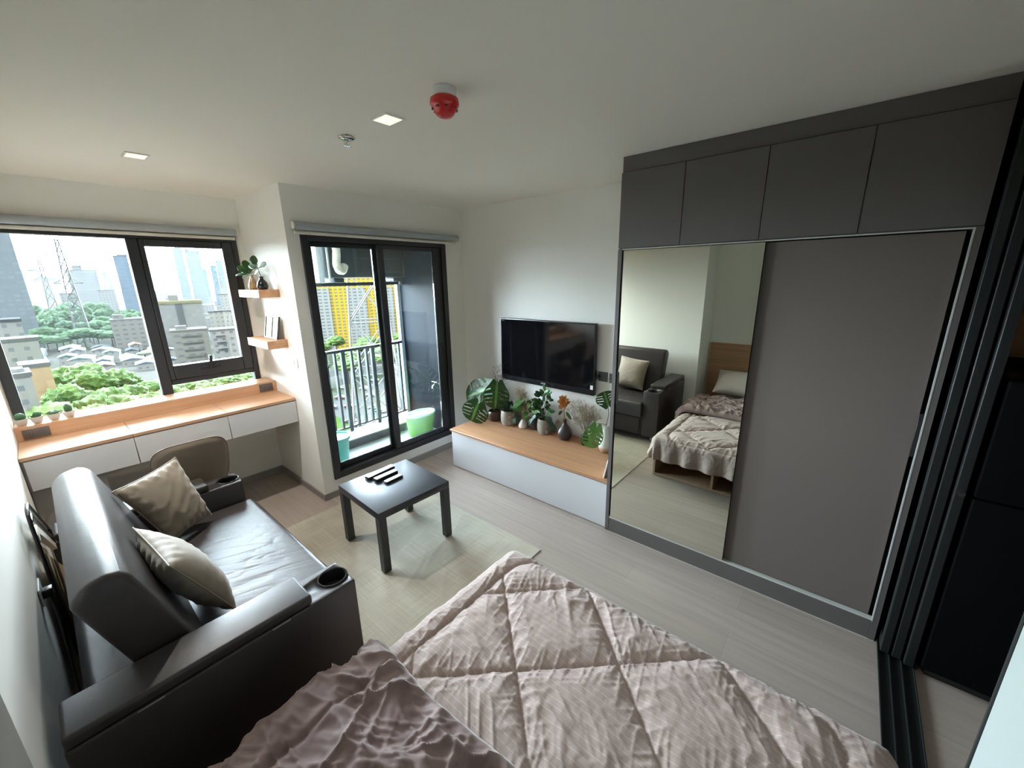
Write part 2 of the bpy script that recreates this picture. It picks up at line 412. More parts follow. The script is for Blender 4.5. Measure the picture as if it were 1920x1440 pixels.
# ------------------------------------------------------------------ balcony sliding door
b = B()
bar(b, 1.656, 1.712, YD-.015, YD+.085, .158, 2.2); bar(b, 3.015, 3.070, YD-.015, YD+.085, .158, 2.2)
bar(b, 1.712, 3.015, YD-.015, YD+.085, 2.145, 2.2); bar(b, 1.712, 3.015, YD-.015, YD+.085, .158, .215)
door = struct('door_1', b, black_al)
def dsash(x0, x1, y, lw, rw, mat):
    b = B(); z0, z1 = .215, 2.145
    bar(b, x0, x0+lw, y, y+.03, z0, z1); bar(b, x1-rw, x1, y, y+.03, z0, z1)
    bar(b, x0+lw, x1-rw, y, y+.03, z1-.04, z1); bar(b, x0+lw, x1-rw, y, y+.03, z0, z0+.055)
    s = part('sliding_sash', b, mat, door)
    b = B(); box(b, x0+lw, x1-rw, y+.012, y+.018, z0+.055, z1-.04); part('glass_pane', b, door_glass, s)
    return s
dsash(1.712, 2.335, YD+.045, .038, .062, green_al)
s2 = dsash(2.300, 3.015, YD+.005, .062, .105, black_al)
b = B(); box(b, 2.925, 2.945, YD-.008, YD+.006, 1.02, 1.20, .004); part('door_pull', b, black_pl, s2)

# ------------------------------------------------------------------ blinds
def blind(x0, x1, y, z, label, wide_cap):
    t = thing('roller_blind', label, 'blind', (x0, y, z-.04))
    b = B(); lathe(b, [(.0285, 0), (.0285, x1-x0)], (x0, y, z), 24, axis='x'); part('fabric_roll', b, blind_m, t)
    b = B(); box(b, x0+.004, x1-.006, y+.012, y+.028, z-.058, z-.034, .004); part('bottom_bar', b, cream_m, t)
    for xe in (x0-.012, x1):
        b = B(); lathe(b, [(.018, 0), (.026, .002), (.026, .010), (.018, .012)], (xe, y, z), 20, axis='x'); part('end_cap', b, cream_m, t)
    b = B(); box(b, x0, x1, y+.026, y+.049, z+.012, z+.030, .002); part('wall_bracket', b, alu, t)
    return t
blind(.045, 1.505, YW-.050, 2.252, 'grey roller blind rolled up above the desk window', .0)
blind(1.605, 3.200, YD-.050, 2.240, 'grey roller blind rolled up above the balcony door', .0)

# ------------------------------------------------------------------ desk under the window
t = thing('desk', 'built-in oak topped desk with white drawers under the window', 'desk', (.8, 3.5, 0))
for x0, x1 in ((XL+.002, .514), (.516, 1.054), (1.056, XC-.002)):
    b = B(); box(b, x0, x1, 3.3155, 3.70, .857, .8795, .0015, 1); part('worktop', b, oak_x, t)
for x0, x1 in ((.034, .513), (.517, 1.053), (1.057, XC-.004)):
    b = B(); box(b, x0, x1, 3.318, 3.336, .664, .851, .0015, 1); part('drawer_front', b, desk_white, t)
b = B(); box(b, XL+.002, XC-.002, 3.337, 3.69, .668, .856); part('carcass', b, taupe_lam, t)
b = B(); box(b, XL+.002, .346, 3.36, 3.66, .0, .667, .001, 1); part('pedestal', b, taupe_lam, t)
b = B(); box(b, XL+.002, XC-.002, 3.7005, 3.718, .8795, .974, .001, 1); box(b, XL+.002, XC-.002, 3.7182, YW-.013, .956, .974, .001, 1); part('ledge', b, oak_x, t)
b = B(); rotbox(b, (.118, 3.322, .655), (.012, .03, .012)); part('cable_clip', b, black_pl, t)
def socket(name, label, x0, x1, y, z0, z1, holes):
    t = thing(name, label, 'socket', ((x0+x1)/2, y, z0))
    b = B(); box(b, x0, x1, y-.006, y, z0, z1, .002); part('cover_plate', b, taupe_sock, t)
    for hx in holes:
        b = B(); box(b, hx-.008, hx+.008, y-.009, y-.0062, (z0+z1)/2-.016, (z0+z1)/2+.016, .003); part('insert', b, taupe_sock, t)
taupe_sock = M('dark wood grey plate', (.11, .095, .09), .5)
socket('power_socket', 'grey double socket plate on the desk ledge below the four cacti', .050, .168, 3.7003, .890, .955, (.085, .132))
socket('power_socket', 'grey socket plate at the column end of the desk ledge', 1.415, 1.525, 3.7003, .892, .962, (1.445, 1.495))

# cacti in pots on the ledge
def cactus(x, y, kind, label):
    t = thing('potted_cactus', label, 'cactus', (x, y, .974), 'little cacti on the window ledge')
    b = B(); R_ = .031
    lathe(b, [(.016, 0), (.021, .004), (R_*.93, .028), (R_, .044), (R_-.004, .0445), (R_-.006, .036)], (x, y, .974), 20); part('pot', b, conc_pot, t)
    b = B()
    def ribbed(c, r, h, n=10):
        m = 30; prof = []
        for i in range(9):
            a = pi*i/8; prof.append((math.sin(a), .5-.5*math.cos(a)))
        rings = []
        for rr, zz in prof:
            rings.append([b.verts.new((c[0]+r*max(rr, .02)*(1+.10*math.cos(n*2*pi*k/m))*math.cos(2*pi*k/m), c[1]+r*max(rr, .02)*(1+.10*math.cos(n*2*pi*k/m))*math.sin(2*pi*k/m), c[2]+h*zz)) for k in range(m)])
        for i in range(8):
            for k in range(m): b.faces.new((rings[i][k], rings[i][(k+1) % m], rings[i+1][(k+1) % m], rings[i+1][k])).tag = True
    if kind == 0: ribbed((x, y, 1.008), .025, .050)
    elif kind == 1: ribbed((x+.005, y, 1.006), .018, .044); sphere(b, (x-.014, y, 1.022), .010, 2)
    elif kind == 2: ribbed((x, y, 1.008), .028, .030, 12); sphere(b, (x-.012, y-.004, 1.030), .011, 2); sphere(b, (x+.012, y+.003, 1.031), .011, 2)
    else: ribbed((x, y, 1.006), .019, .062, 9)
    part('cactus_body', b, cactus_m, t)
    b = B(); lathe(b, [(R_-.007, 0), (R_-.007, .002)], (x, y, 1.008), 16); part('soil', b, soil_m, t)
cactus(.060, 3.752, 0, 'round ribbed cactus in pale pot nearest the left wall')
cactus(.127, 3.752, 1, 'cactus with a side knob in pale pot, second from the left wall')
cactus(.202, 3.752, 2, 'low clumped cactus in pale pot, third from the left wall')
cactus(.272, 3.752, 3, 'tall slim cactus in pale pot, farthest from the left wall')

# ------------------------------------------------------------------ shelves on the column, vases, frames, switch
for z0, z1, lb in ((1.726, 1.786, 'upper floating oak shelf holding two leafy vases'), (1.320, 1.385, 'lower floating oak shelf holding two picture frames')):
    b = B(); box(b, 1.405, XC-.001, 3.286, 3.735, z0, z1, .0015, 1); single('wall_shelf', lb, 'shelf', b, oak_y, (1.48, 3.5, z0))
def leaf(b, base, tip, nrm, width, slits=(), droop=.15, cup=.12, heart=0.0, mi=0, nt=18, nq=5, sweep=.10, vein=None, fat=.38):
    base, tip, nrm = Vector(base), Vector(tip), Vector(nrm)
    X = tip-base; L = X.length; X.normalize(); Z = (nrm-X*nrm.dot(X)).normalized(); Y = Z.cross(X)
    verts = {}
    def hw(t):
        if t > fat: return width/2*math.sqrt(max(0, 1-((t-fat)/(1-fat))**2))**.9
        return width/2*(1-((fat-t)/fat)**2*(1-.60*(heart > 0)))**(.5 if heart == 0 else 1)
    for s in (-1, 1):
        gr = []
        for i in range(nt+1):
            tt = i/nt; w = hw(tt); row = []
            for j in range(nq+1):
                q = j/nq
                al = L*(tt - heart*math.sin(pi*q**.85)*(1-tt)**3 + sweep*q*tt*(1-tt)*2)
                p = base + X*al + Y*(s*q*w) + Z*(-droop*L*tt*tt + cup*w*(q**1.6) * (1 if heart == 0 else -.55))
                row.append(b.verts.new(p))
            gr.append(row)
        for i in range(nt):
            for j in range(nq):
                tc = (i+.5)/nt; q = (j+.5)/nq
                if any(abs(tc-ts) < tw and q0 < q < q1 for ts, tw, q0, q1 in slits): continue
                vs = [gr[i][j], gr[i+1][j], gr[i+1][j+1], gr[i][j+1]]
                if s < 0: vs = vs[::-1]
                f = b.faces.new(vs); f.material_index = (vein if (vein is not None and j == 0) else mi); f.tag = True
    bmesh.ops.remove_doubles(b, verts=b.verts, dist=1e-5)
    loose = [v for v in b.verts if not v.link_faces]
    if loose: bmesh.ops.delete(b, geom=loose, context='VERTS')
    return b
def mlerp(a, c, t): return tuple(a[i]+(c[i]-a[i])*t for i in range(3))
def shell(ob, th=.0012):
    md = ob.modifiers.new('thickness', 'SOLIDIFY'); md.thickness = th; md.offset = 0

def vase_with(name, label, cat, c, prof, mat, n=26, group=None):
    t = thing(name, label, cat, c, group)
    b = B(); lathe(b, prof, c, n); part('vase', b, mat, t)
    return t
# amber vase with bright leaves + black vase with rubber-plant leaves
c = (1.475, 3.585, 1.786)
t = vase_with('leafy_vase', 'small amber vase with bright green leaves on the upper shelf', 'vase', c, [(.024, 0), (.033, .006), (.036, .022), (.028, .06), (.014, .095), (.012, .105), (.015, .113), (.010, .110)], amber_cer)
b = B()
for i, (dx, dy, dz, w) in enumerate([(0, .14, .035, .055), (-.06, .10, .06, .06), (.03, .09, .09, .06), (-.03, .03, .10, .055), (-.08, .03, .03, .055), (.04, .13, .01, .05), (-.02, .16, -.03, .045), (.0, -.05, .04, .05), (-.09, .08, -.01, .05), (-.03, .09, .02, .06)]):
    p0 = (c[0]+dx*.22, c[1]+dy*.22, c[2]+.125+dz*.3); p1 = (c[0]+dx, c[1]+dy, c[2]+.135+dz)
    leaf(b, p0, p1, (-.5, -.3, 1), w, nt=8, nq=3, droop=.1)
shell(part('leaf', b, leaf_mid, t))
b = B(); tube(b, [(c[0], c[1], c[2]+.03), (c[0], c[1]+.005, c[2]+.115), (c[0]-.005, c[1]+.02, c[2]+.15)], .003, 6); part('stem', b, stem_g, t)
c = (1.480, 3.395, 1.786)
t = vase_with('leafy_vase', 'small black vase with a rubber plant sprig on the upper shelf', 'vase', c, [(.024, 0), (.036, .006), (.042, .028), (.034, .058), (.015, .082), (.012, .092), (.018, .101), (.013, .098)], black_vase)
b = B(); stem_pts = [(c[0], c[1], c[2]+.03), (c[0], c[1]+.0, c[2]+.10), (c[0]-.01, c[1]+.01, c[2]+.16), (c[0]-.01, c[1]+.03, c[2]+.205)]
tube(b, stem_pts, .003, 6); tube(b, [stem_pts[2], (c[0]-.015, c[1]-.05, c[2]+.175)], .002, 6); part('stem', b, stem_g, t)
for p0, p1, w in (((c[0]-.01, c[1]+.02, c[2]+.195), (c[0]-.02, c[1]+.085, c[2]+.262), .060), ((c[0]-.015, c[1]-.05, c[2]+.175), (c[0]-.02, c[1]-.175, c[2]+.19), .062), ((c[0]-.01, c[1]+.015, c[2]+.17), (c[0]-.03, c[1]+.13, c[2]+.205), .060), ((c[0]-.01, c[1]+.005, c[2]+.14), (c[0]-.02, c[1]+.07, c[2]+.135), .045)):
    b = B(); leaf(b, p0, p1, (-.8, -.4, .5), w, nt=10, nq=3, droop=.08); shell(part('leaf', b, leaf_dark, t))
# picture frames leaning on the column
def frame(y, lab, marks):
    x = 1.50
    t = thing('picture_frame', lab, 'picture frame', (x, y, 1.385))
    tilt = math.radians(12); w, h = .128, .185
    def pt(dy, dz, off=0): return (x + dz*math.sin(tilt) - off*math.cos(tilt), y+dy, 1.3855 + dz*math.cos(tilt) + off*math.sin(tilt))
    R_ = Matrix.Rotation(tilt, 4, 'Y')
    def slab(dy, dz, sy, sz, off, th, bb): 
        cpt = Vector(pt(dy, dz, off)); cube(bb, Matrix.Translation(cpt) @ R_ @ Matrix.Diagonal((th, sy, sz, 1)))
    b = B()
    for dy in (-w/2+.004, w/2-.004): slab(dy, h/2+.002, .008, h, .006, .016, b)
    for dz in (.006, h-.002): slab(0, dz, w-.016, .008, .006, .016, b)
    part('frame', b, black_pl, t)
    b = B(); slab(0, h/2+.002, w-.016, h-.016, .004, .005, b); pp = part('print', b, pic_m, t)
    b = B(); tube(b, [pt(dy, dz, .0066) for dy, dz in marks], .0016, 5)
    part('line_pattern', b, ink_m, pp)
frame(3.515, 'black-framed line print nearer the window on the lower shelf', ((.026, .155), (.014, .150), (.016, .138), (.030, .140), (.028, .128), (.012, .118), (.008, .095), (.016, .088), (.004, .072), (.020, .066)))
frame(3.375, 'black-framed line print nearer the room on the lower shelf', ((.004, .130), (.002, .112), (-.012, .104), (.0, .100), (.014, .094), (.001, .088), (-.010, .074), (.0, .070), (.0, .055)))
t = thing('light_switch', 'white switch plate on the column beside the desk', 'switch', (XC, 3.19, 1.155))
b = B(); box(b, XC-.008, XC-.0005, 3.148, 3.236, 1.158, 1.246, .003); part('cover_plate', b, white_pl, t)
for k in (-1, 1):
    b = B(); box(b, XC-.0115, XC-.0085, 3.192+k*.020-.013, 3.192+k*.020+.013, 1.180, 1.224, .002); part('rocker', b, white_pl, t)

# ------------------------------------------------------------------ wardrobe
t = thing('wardrobe', 'dark grey built-in wardrobe with mirror door and overhead cupboards', 'wardrobe', (3.0, .17, 0))
b = B()
box(b, XW, XT-.004, W1-.026, W1-.001, 0, 2.004); box(b, XW, XT-.004, W2, W2+.026, 0, 2.004)
box(b, XW+.045, XT-.004, W2+.026, W1-.026, 0, .112); box(b, XW+.02, XT-.004, W2, W1, 2.004, 2.44); box(b, XT-.03, XT-.004, W2+.026, W1-.026, .112, 2.004)
part('carcass', b, dark_laminate, t)
b = B(); box(b, XW+.002, XW+.044, W2+.0262, W1-.0262, 0, .112, .001, 1); part('plinth', b, dark_laminate, t)
b = B(); box(b, XW-.001, XW+.012, W2+.0, W1-.0, 0, .0025); part('floor_strip', b, track_al, t)
ys = (W1, .5653, .1758, -.2072, W2)
for i in range(4):
    b = B(); box(b, XW, XW+.018, ys[i+1]+.0016, ys[i]-.0016, 2.0085, 2.4355, .001, 1); part('overhead_door', b, dark_laminate, t)
b = B(); box(b, XW+.017, XW+.035, W2, W1, 2.4405, H-.001); part('ceiling_filler', b, dark_laminate, t)
# sliding door tracks: two fine rails and side strip
b = B()
for xo in (.003, .018): box(b, XW+xo, XW+xo+.006, W2+.027, W1-.027, .112, .124)
part('bottom_rail', b, track_al, t)
b = B(); box(b, XW+.002, XW+.008, W2+.027, W1-.027, 1.998, 2.0035); part('top_rail', b, track_al, t)
b = B(); box(b, XW-.001, XW+.012, W2+.0225, W2+.0275, .112, 2.003); part('side_strip', b, track_al, t)
b = B(); box(b, XW+.0005, XW+.016, .140, .897, .126, 1.995, .001, 1); md = part('mirror_door', b, void_m, t)
b = B(); box(b, XW-.004, XW+.0003, .1415, .8955, .1275, 1.9935); part('mirror', b, mirror_m, md)
b = B(); box(b, XW-.007, XW-.0042, .884, .897, 1.005, 1.225, .001, 1); part('door_pull', b, black_pl, md)
b = B(); box(b, XW+.022, XW+.040, W2+.042, .22, .126, 1.993, .001, 1); sd = part('sliding_door', b, door_laminate, t)
b = B(); box(b, XW+.012, XW+.0218, W2+.030, W2+.043, 1.02, 1.225, .001, 1); part('door_pull', b, black_pl, sd)
b = B(); box(b, XW+.046, XW+.05, W2+.027, W1-.027, .126, 1.995); part('inner_shadow_board', b, void_m, t)

# ------------------------------------------------------------------ stacked glass partition doors and floor track
for i, (y0, y1, x0, lab) in enumerate(((-.637, -.604, 2.605, 'black framed smoked glass sliding door slid against the wardrobe side'), (-.679, -.646, 2.600, 'black framed smoked glass sliding door, middle one of three stacked'), (-.721, -.688, 2.580, 'black framed smoked glass sliding door with keyhole, outermost of three stacked'))):
    t = thing('sliding_glass_door', lab, 'sliding door', (x0, y0, .02), 'stacked sliding glass doors'); x1 = 3.28
    b = B(); box(b, x0, x0+.042, y0, y1, .02, H-.02, .003, 1); box(b, x1-.042, x1, y0, y1, .02, H-.02); box(b, x0+.042, x1-.042, y0, y1, .02, .075); box(b, x0+.042, x1-.042, y0, y1, H-.075, H-.02)
    fr = part('door_frame', b, green_al, t)
    b = B(); box(b, x0+.042, x1-.042, (y0+y1)/2-.003, (y0+y1)/2+.003, .075, H-.075); part('glass_pane', b, tint_glass, t)
    if i == 2:
        b = B(); lathe(b, [(.011, -.004), (.011, .002)], (x0-.002, y0+.013, .94), 16, axis='x'); part('keyhole', b, chrome, fr)
b = B()
box(b, 1.387, 3.29, -.727, -.597, 0, .006)
for y in (-.727, -.684, -.641, -.600): box(b, 1.387, 3.29, y, y+.004, .006, .016)
struct('trim_1', b, green_al)
b = B()
box(b, 1.387, 3.29, -.727, -.597, H-.014, H); struct('trim_2', b, green_al)
b = B(); box(b, 1.386, 1.397, YP-.13, YP+.003, .017, H-.015, .002, 1); struct('trim_6', b, green_al)

# kitchen corner beyond
t = thing('refrigerator', 'glossy black refrigerator beyond the sliding doors', 'refrigerator', (2.9, -1.1, 0))
b = B(); box(b, 2.60, 3.24, -1.46, -.742, .03, 1.43, .006); part('body', b, fridge_m, t)
b = B(); box(b, 2.566, 2.599, -1.46, -.742, .05, .93, .006); part('lower_door', b, fridge_m, t)
b = B(); box(b, 2.566, 2.599, -1.46, -.742, .94, 1.43, .006); part('upper_door', b, fridge_m, t)
b = B(); box(b, 2.60, 3.2, -1.44, -.76, 0, .03); part('foot_plinth', b, black_pl, t)
b = B(); box(b, 2.97, XT-.002, -2.2, -.742, 1.47, H-.02, .002, 1); single('kitchen_cabinet', 'brown wood cabinet on the wall above the black refrigerator', 'cabinet', b, warm_wood, (3.1, -1.4, 1.5))

# ------------------------------------------------------------------ television cabinet, television, sockets
t = thing('tv_cabinet', 'low white cabinet with an oak top below the television', 'cabinet', (3.0, 1.8, 0))
b = B(); box(b, 2.722, XT-.002, .942, 2.642, .004, .366); part('body', b, white_lam, t)
b = B(); box(b, 2.703, 2.7215, .9415, 2.6425, .006, .366, .002, 1); part('front_panel', b, white_lam, t)
b = B(); box(b, 2.708, XT-.002, .9415, 2.640, .366, .376); part('shadow_gap', b, taupe_lam, t)
b = B(); box(b, 2.691, XT-.002, .9375, 2.658, .376, .397, .0015, 1); part('top', b, oak_y, t)
t = thing('television', 'wall-mounted black flat television above the plant-lined cabinet', 'television', (3.26, 1.9, .835))
b = B(); box(b, 3.236, 3.275, 1.367, 2.428, .838, 1.462, .004); tv = part('casing', b, black_pl, t)
b = B(); box(b, 3.2335, 3.2362, 1.377, 2.418, .892, 1.452); part('screen', b, tv_glass, t)
b = B(); box(b, 3.234, 3.2362, 1.373, 2.422, .844, .889, .001, 1); bz = part('lower_bezel', b, M('gloss black bezel', (.012, .012, .013), .18), t)
b = B()
for k in range(5):
    y = 1.928-k*.0105
    if k in (0, 1, 3): box(b, 3.2330, 3.2339, y-.006, y-.0045, .863, .873)
    box(b, 3.2330, 3.2339, y-.008, y, .8712, .873); box(b, 3.2330, 3.2339, y-.008, y, .863, .8645) if k % 2 == 0 else box(b, 3.2330, 3.2339, y-.008, y-.006, .863, .873)
part('lettering', b, white_pl, bz)
b = B(); box(b, 3.2328, 3.2338, 1.374, 1.400, .893, .930); part('energy_sticker', b, white_pl, t)
b = B(); box(b, 3.2330, 3.2334, 2.375, 2.402, 1.437, 1.441); part('small_print', b, grey_pl, t)
b = B(); box(b, 3.2755, XT-.001, 1.75, 2.05, 1.0, 1.3); part('wall_mount', b, black_pl, t)
t = thing('power_socket', 'dark grey square socket with a plug between television and wardrobe', 'socket', (XT, 1.317, .968))
b = B(); box(b, XT-.010, XT-.001, 1.270, 1.358, .966, 1.050, .003); part('cover_plate', b, M('dark grey plate', (.085, .09, .092), .5), t)
b = B(); box(b, XT-.045, XT-.010, 1.335, 1.365, .995, 1.025, .006); tube(b, [(XT-.03, 1.36, 1.01), (XT-.014, 1.39, 1.005), (XT-.013, 1.47, .99)], .004, 8); part('plug', b, black_pl, t)
t = thing('power_socket', 'narrow grey socket strip beside the wardrobe edge', 'socket', (XT, 1.235, .962))
b = B(); box(b, XT-.010, XT-.001, 1.214, 1.255, .962, 1.046, .003); part('cover_plate', b, MATS['dark grey plate'], t)
b = B()
for k in range(3):
    for q in (-1, 1): box(b, XT-.0125, XT-.0102, 1.2345+q*.008-.003, 1.2345+q*.008+.003, 1.032-k*.016-.004, 1.032-k*.016+.003)
part('socket_holes', b, void_m, t)
t = thing('power_socket', 'dark socket half hidden behind the television edge', 'socket', (XT, 1.41, .97))
b = B(); box(b, XT-.010, XT-.001, 1.372, 1.455, .968, 1.052, .003); part('cover_plate', b, MATS['dark grey plate'], t)
b = B(); rotbox(b, (2.80, .966, .475), (.17, .008, .158), rx=.2, bev=.001, seg=1)
single('photo_card', 'thin white card leaning on the wardrobe end of the cabinet top', 'card', b, white_pl, (2.8, .966, .397))

# ------------------------------------------------------------------ plants along the cabinet
Z0 = .397
def pot(t, c, prof, mat, soil_r, soil_z):
    b = B(); lathe(b, prof, c, 28); part('pot', b, mat, t)
    b = B(); lathe(b, [(soil_r, 0), (soil_r, .004)], (c[0], c[1], c[2]+soil_z), 20); part('soil', b, soil_m, t)
def cup(r, h, lip=.006): return [(r*.62, 0), (r*.8, .004), (r*.97, h*.25), (r, h*.55), (r*.93, h*.97), (r*.90, h), (r*.90-lip, h-.002), (r*.90-lip, h*.8)]
MS = ((.24, .026, .50, .92), (.40, .024, .34, .90), (.56, .024, .30, .86), (.70, .022, .34, 1), (.33, .012, .22, .34), (.48, .012, .18, .30))
def mleaf(t, base, tip, nrm, w, mat, lab=None, droop=.10):
    b = B(); leaf(b, base, tip, nrm, w, slits=MS, heart=.26, droop=droop, cup=.07, nt=40, nq=10, sweep=.13, vein=1)
    o = part('monstera_leaf', b, [mat, leaf_lite], t); shell(o, .0015); return o
c = (3.165, 2.47, Z0)
t = thing('potted_monstera', 'large-leaved monstera in a brown pot at the balcony end', 'plant', c, )
pot(t, c, cup(.078, .105), brown_pot, .066, .085)
for base, tip, nrm, w in (((3.10, 2.46, .770), (3.06, 2.830, .610), (-.60, -.60, .45), .29), ((3.02, 2.30, .832), (3.0, 2.318, .590), (-.72, -.62, .2), .26), ((2.975, 2.525, .610), (2.93, 2.600, .415), (-.68, -.55, .45), .29)):
    mleaf(t, base, tip, nrm, w, leaf_dark)
    b = B(); m0 = (c[0]-.01, c[1], c[2]+.09); mm = mlerp(m0, base, .6); mm = (mm[0]+.03, mm[1], mm[2]+.09)
    tube(b, [m0, mlerp(m0, mm, .5), mm, base], .005, 6); part('petiole', b, stem_g, t)

def sprays(b, c, n, h, spread, lean=(0, 0), r=.0013, bud=.0035, branch=4, mi_bud=1, seed=1):
    rnd = random.Random(seed)
    for i in range(n):
        a = rnd.uniform(0, 2*pi); s = spread*rnd.random()**.6; hh = h*rnd.uniform(.55, 1.05)*(1-.25*(s/spread)**2)
        tip = Vector((c[0]+lean[0]-.02+s*math.cos(a)*.45, c[1]+lean[1]+s*math.sin(a), c[2]+hh)); tip.x = min(tip.x, 3.275)
        base = Vector(c)+Vector((rnd.uniform(-.008, .008), rnd.uniform(-.008, .008), 0)); mid = base.lerp(tip, .5) + Vector((rnd.uniform(-.01, .01), rnd.uniform(-.015, .015), .10*hh))
        tube(b, [base, base.lerp(mid, .55)+Vector((0, 0, .01)), mid, mid.lerp(tip, .6), tip], r, 3)
        for k in range(branch):
            f = rnd.uniform(.25, 1); p0 = mid.lerp(tip, f)
            d = Vector((rnd.uniform(-.6, .4), rnd.uniform(-1, 1), rnd.uniform(-.1, 1.1))).normalized()*rnd.uniform(.018, .045)*h/.25
            if p0.x+d.x > 3.28: d.x = -abs(d.x)
            tube(b, [p0, p0+d*.6+Vector((0, 0, .003)), p0+d], r*.7, 3)
            if bud:
                for q in (.4, .6, .8, 1.0):
                    sphere(b, p0+d*q+Vector((rnd.uniform(-.006, .004), rnd.uniform(-.009, .009), rnd.uniform(-.006, .009))), bud*rnd.uniform(.5, 1.2), 1, mi=mi_bud)
c = (3.225, 2.36, Z0)
t = thing('dried_bouquet', 'dried pinkish twigs rising behind the big monstera leaves', 'dried flowers', c)
b = B(); lathe(b, [(.03, 0), (.034, .05), (.02, .14), (.024, .16), (.018, .158)], c, 20); part('vase', b, brown_pot, t)
b = B(); sprays(b, (c[0], c[1]+.01, c[2]+.14), 16, .46, .10, lean=(-.02, .05), seed=3, bud=.004); part('foliage', b, [dry_g, M('dusty pink buds', (.30, .20, .19), .9)], t)

c = (3.150, 2.275, Z0)
t = thing('potted_plant', 'dark trailing plant with one broad leaf in a tall speckled grey pot', 'plant', c)
pot(t, c, cup(.078, .155), speck_pot, .062, .130)
b = B(); leaf(b, (3.13, 2.19, .61), (3.12, 2.03, .735), (-.7, .25, .8), .13, nt=14, nq=4, droop=.05, vein=1); shell(part('broad_leaf', b, [leaf_mid, leaf_lite], t))
rnd = random.Random(11); b = B()
for i in range(34):
    a = rnd.uniform(0, 2*pi); r0 = rnd.uniform(.01, .055); p0 = Vector((c[0]+r0*math.cos(a), c[1]+r0*math.sin(a), c[2]+.14))
    d = Vector((math.cos(a)*.6, math.sin(a), rnd.uniform(.1, 1.5))).normalized(); p1 = p0+d*rnd.uniform(.05, .115)
    if p1.x > 3.27: p1.x = 3.27
    leaf(b, p0+d*.03, p1, (-.5, .1, 1), rnd.uniform(.03, .048), nt=6, nq=2, droop=.2)
for i in range(12):
    p0 = Vector((c[0]-.01+rnd.uniform(-.02, .03), c[1]-.085-rnd.uniform(0, .05), c[2]+rnd.uniform(.02, .13))); p1 = p0+Vector((rnd.uniform(-.03, .02), rnd.uniform(-.04, .01), -.045))
    leaf(b, p0, p1, (-1, -.2, .3), .035, nt=6, nq=2)
shell(part('foliage', b, M('blackish green leaf', (.014, .05, .026), .35), t))

c = (3.165, 2.095, Z0)
t = thing('bud_vase', 'tiny white ribbed bud vase of dried wheat-coloured grass', 'vase', c)
b = B(); lathe(b, [(.028, 0), (.042, .006), (.048, .024), (.040, .052), (.022, .078), (.016, .086), (.018, .090), (.012, .088)], c, 26); part('vase', b, white_cer, t)
b = B(); sprays(b, (c[0], c[1], c[2]+.08), 40, .34, .10, lean=(.0, .0), seed=5, r=.0010, bud=.0028, branch=6); part('foliage', b, [dry_m, M('straw seed', (.33, .25, .15), .9)], t)

c = (3.225, 1.985, Z0)
t = thing('potted_plant', 'yellow-green leafy plant behind the tiny white bud vase', 'plant', c)
pot(t, c, cup(.062, .11), dark_vase, .05, .095)
rnd = random.Random(21); b = B()
for i in range(26):
    a = rnd.uniform(0, 2*pi); p0 = Vector((c[0]-.01, c[1], c[2]+.11)); d = Vector((-abs(math.cos(a))*.6, math.sin(a)*.9, rnd.uniform(.2, 1.9))).normalized()
    q = p0+d*rnd.uniform(.06, .20); e = q+Vector((d.x*.07, d.y*.08, rnd.uniform(-.05, .05)))
    leaf(b, q, e, (-1, .0, .8), rnd.uniform(.04, .062), nt=8, nq=3, droop=.15, mi=rnd.choice((0, 0, 1)))
shell(part('foliage', b, [leaf_mid, leaf_lite], t))
b = B(); sprays(b, (c[0]-.005, c[1], c[2]+.10), 9, .26, .10, seed=8, bud=0, branch=1, r=.002); part('stem', b, stem_g, t)

c = (3.180, 1.842, Z0)
t = thing('potted_plant', 'bushy plant of pointed leaves in the short speckled grey pot', 'plant', c)
pot(t, c, cup(.074, .150), speck_pot, .060, .128)
rnd = random.Random(31); b = B(); bs = B()
for i in range(60):
    a = rnd.uniform(0, 2*pi); e = rnd.random()
    q = Vector((c[0]-.02+.055*math.cos(a)*rnd.random(), c[1]+.085*math.sin(a)*math.sqrt(rnd.random()), c[2]+.22+.20*e)); q.y += (c[1]-q.y)*e*.6
    d = Vector((-.5+math.cos(a)*.5, math.sin(a), rnd.uniform(-.2, .9))).normalized()
    leaf(b, q, q+d*rnd.uniform(.05, .075), (-1, .0, .7), rnd.uniform(.028, .040), nt=8, nq=2, droop=.15, mi=rnd.choice((0, 0, 0, 1)))
    if i % 5 == 0: tube(bs, [(c[0], c[1], c[2]+.13), ((c[0]+q.x)/2, (c[1]+q.y)/2, (c[2]+.15+q.z)/2+.01), q], .002, 5)
for k in range(6):   # low curled dark leaves hanging round the rim
    a = -2.6+k*1.05; s = 1 if k % 2 else -1
    p0 = Vector((c[0]-.05, c[1]+s*(.05+.012*k), c[2]+.19-.012*k)); tube(bs, [(c[0], c[1], c[2]+.13), (c[0]-.02, c[1]+s*.03, c[2]+.19), p0], .0022, 5)
    leaf(b, p0, p0+Vector((-.02, s*.06, -.035-.005*k)), (-.8, 0, .8), .05, nt=8, nq=3, droop=.4, mi=2)
shell(part('foliage', b, [leaf_dark, leaf_mid, MATS['blackish green leaf']], t)); part('stem', bs, stem_g, t)

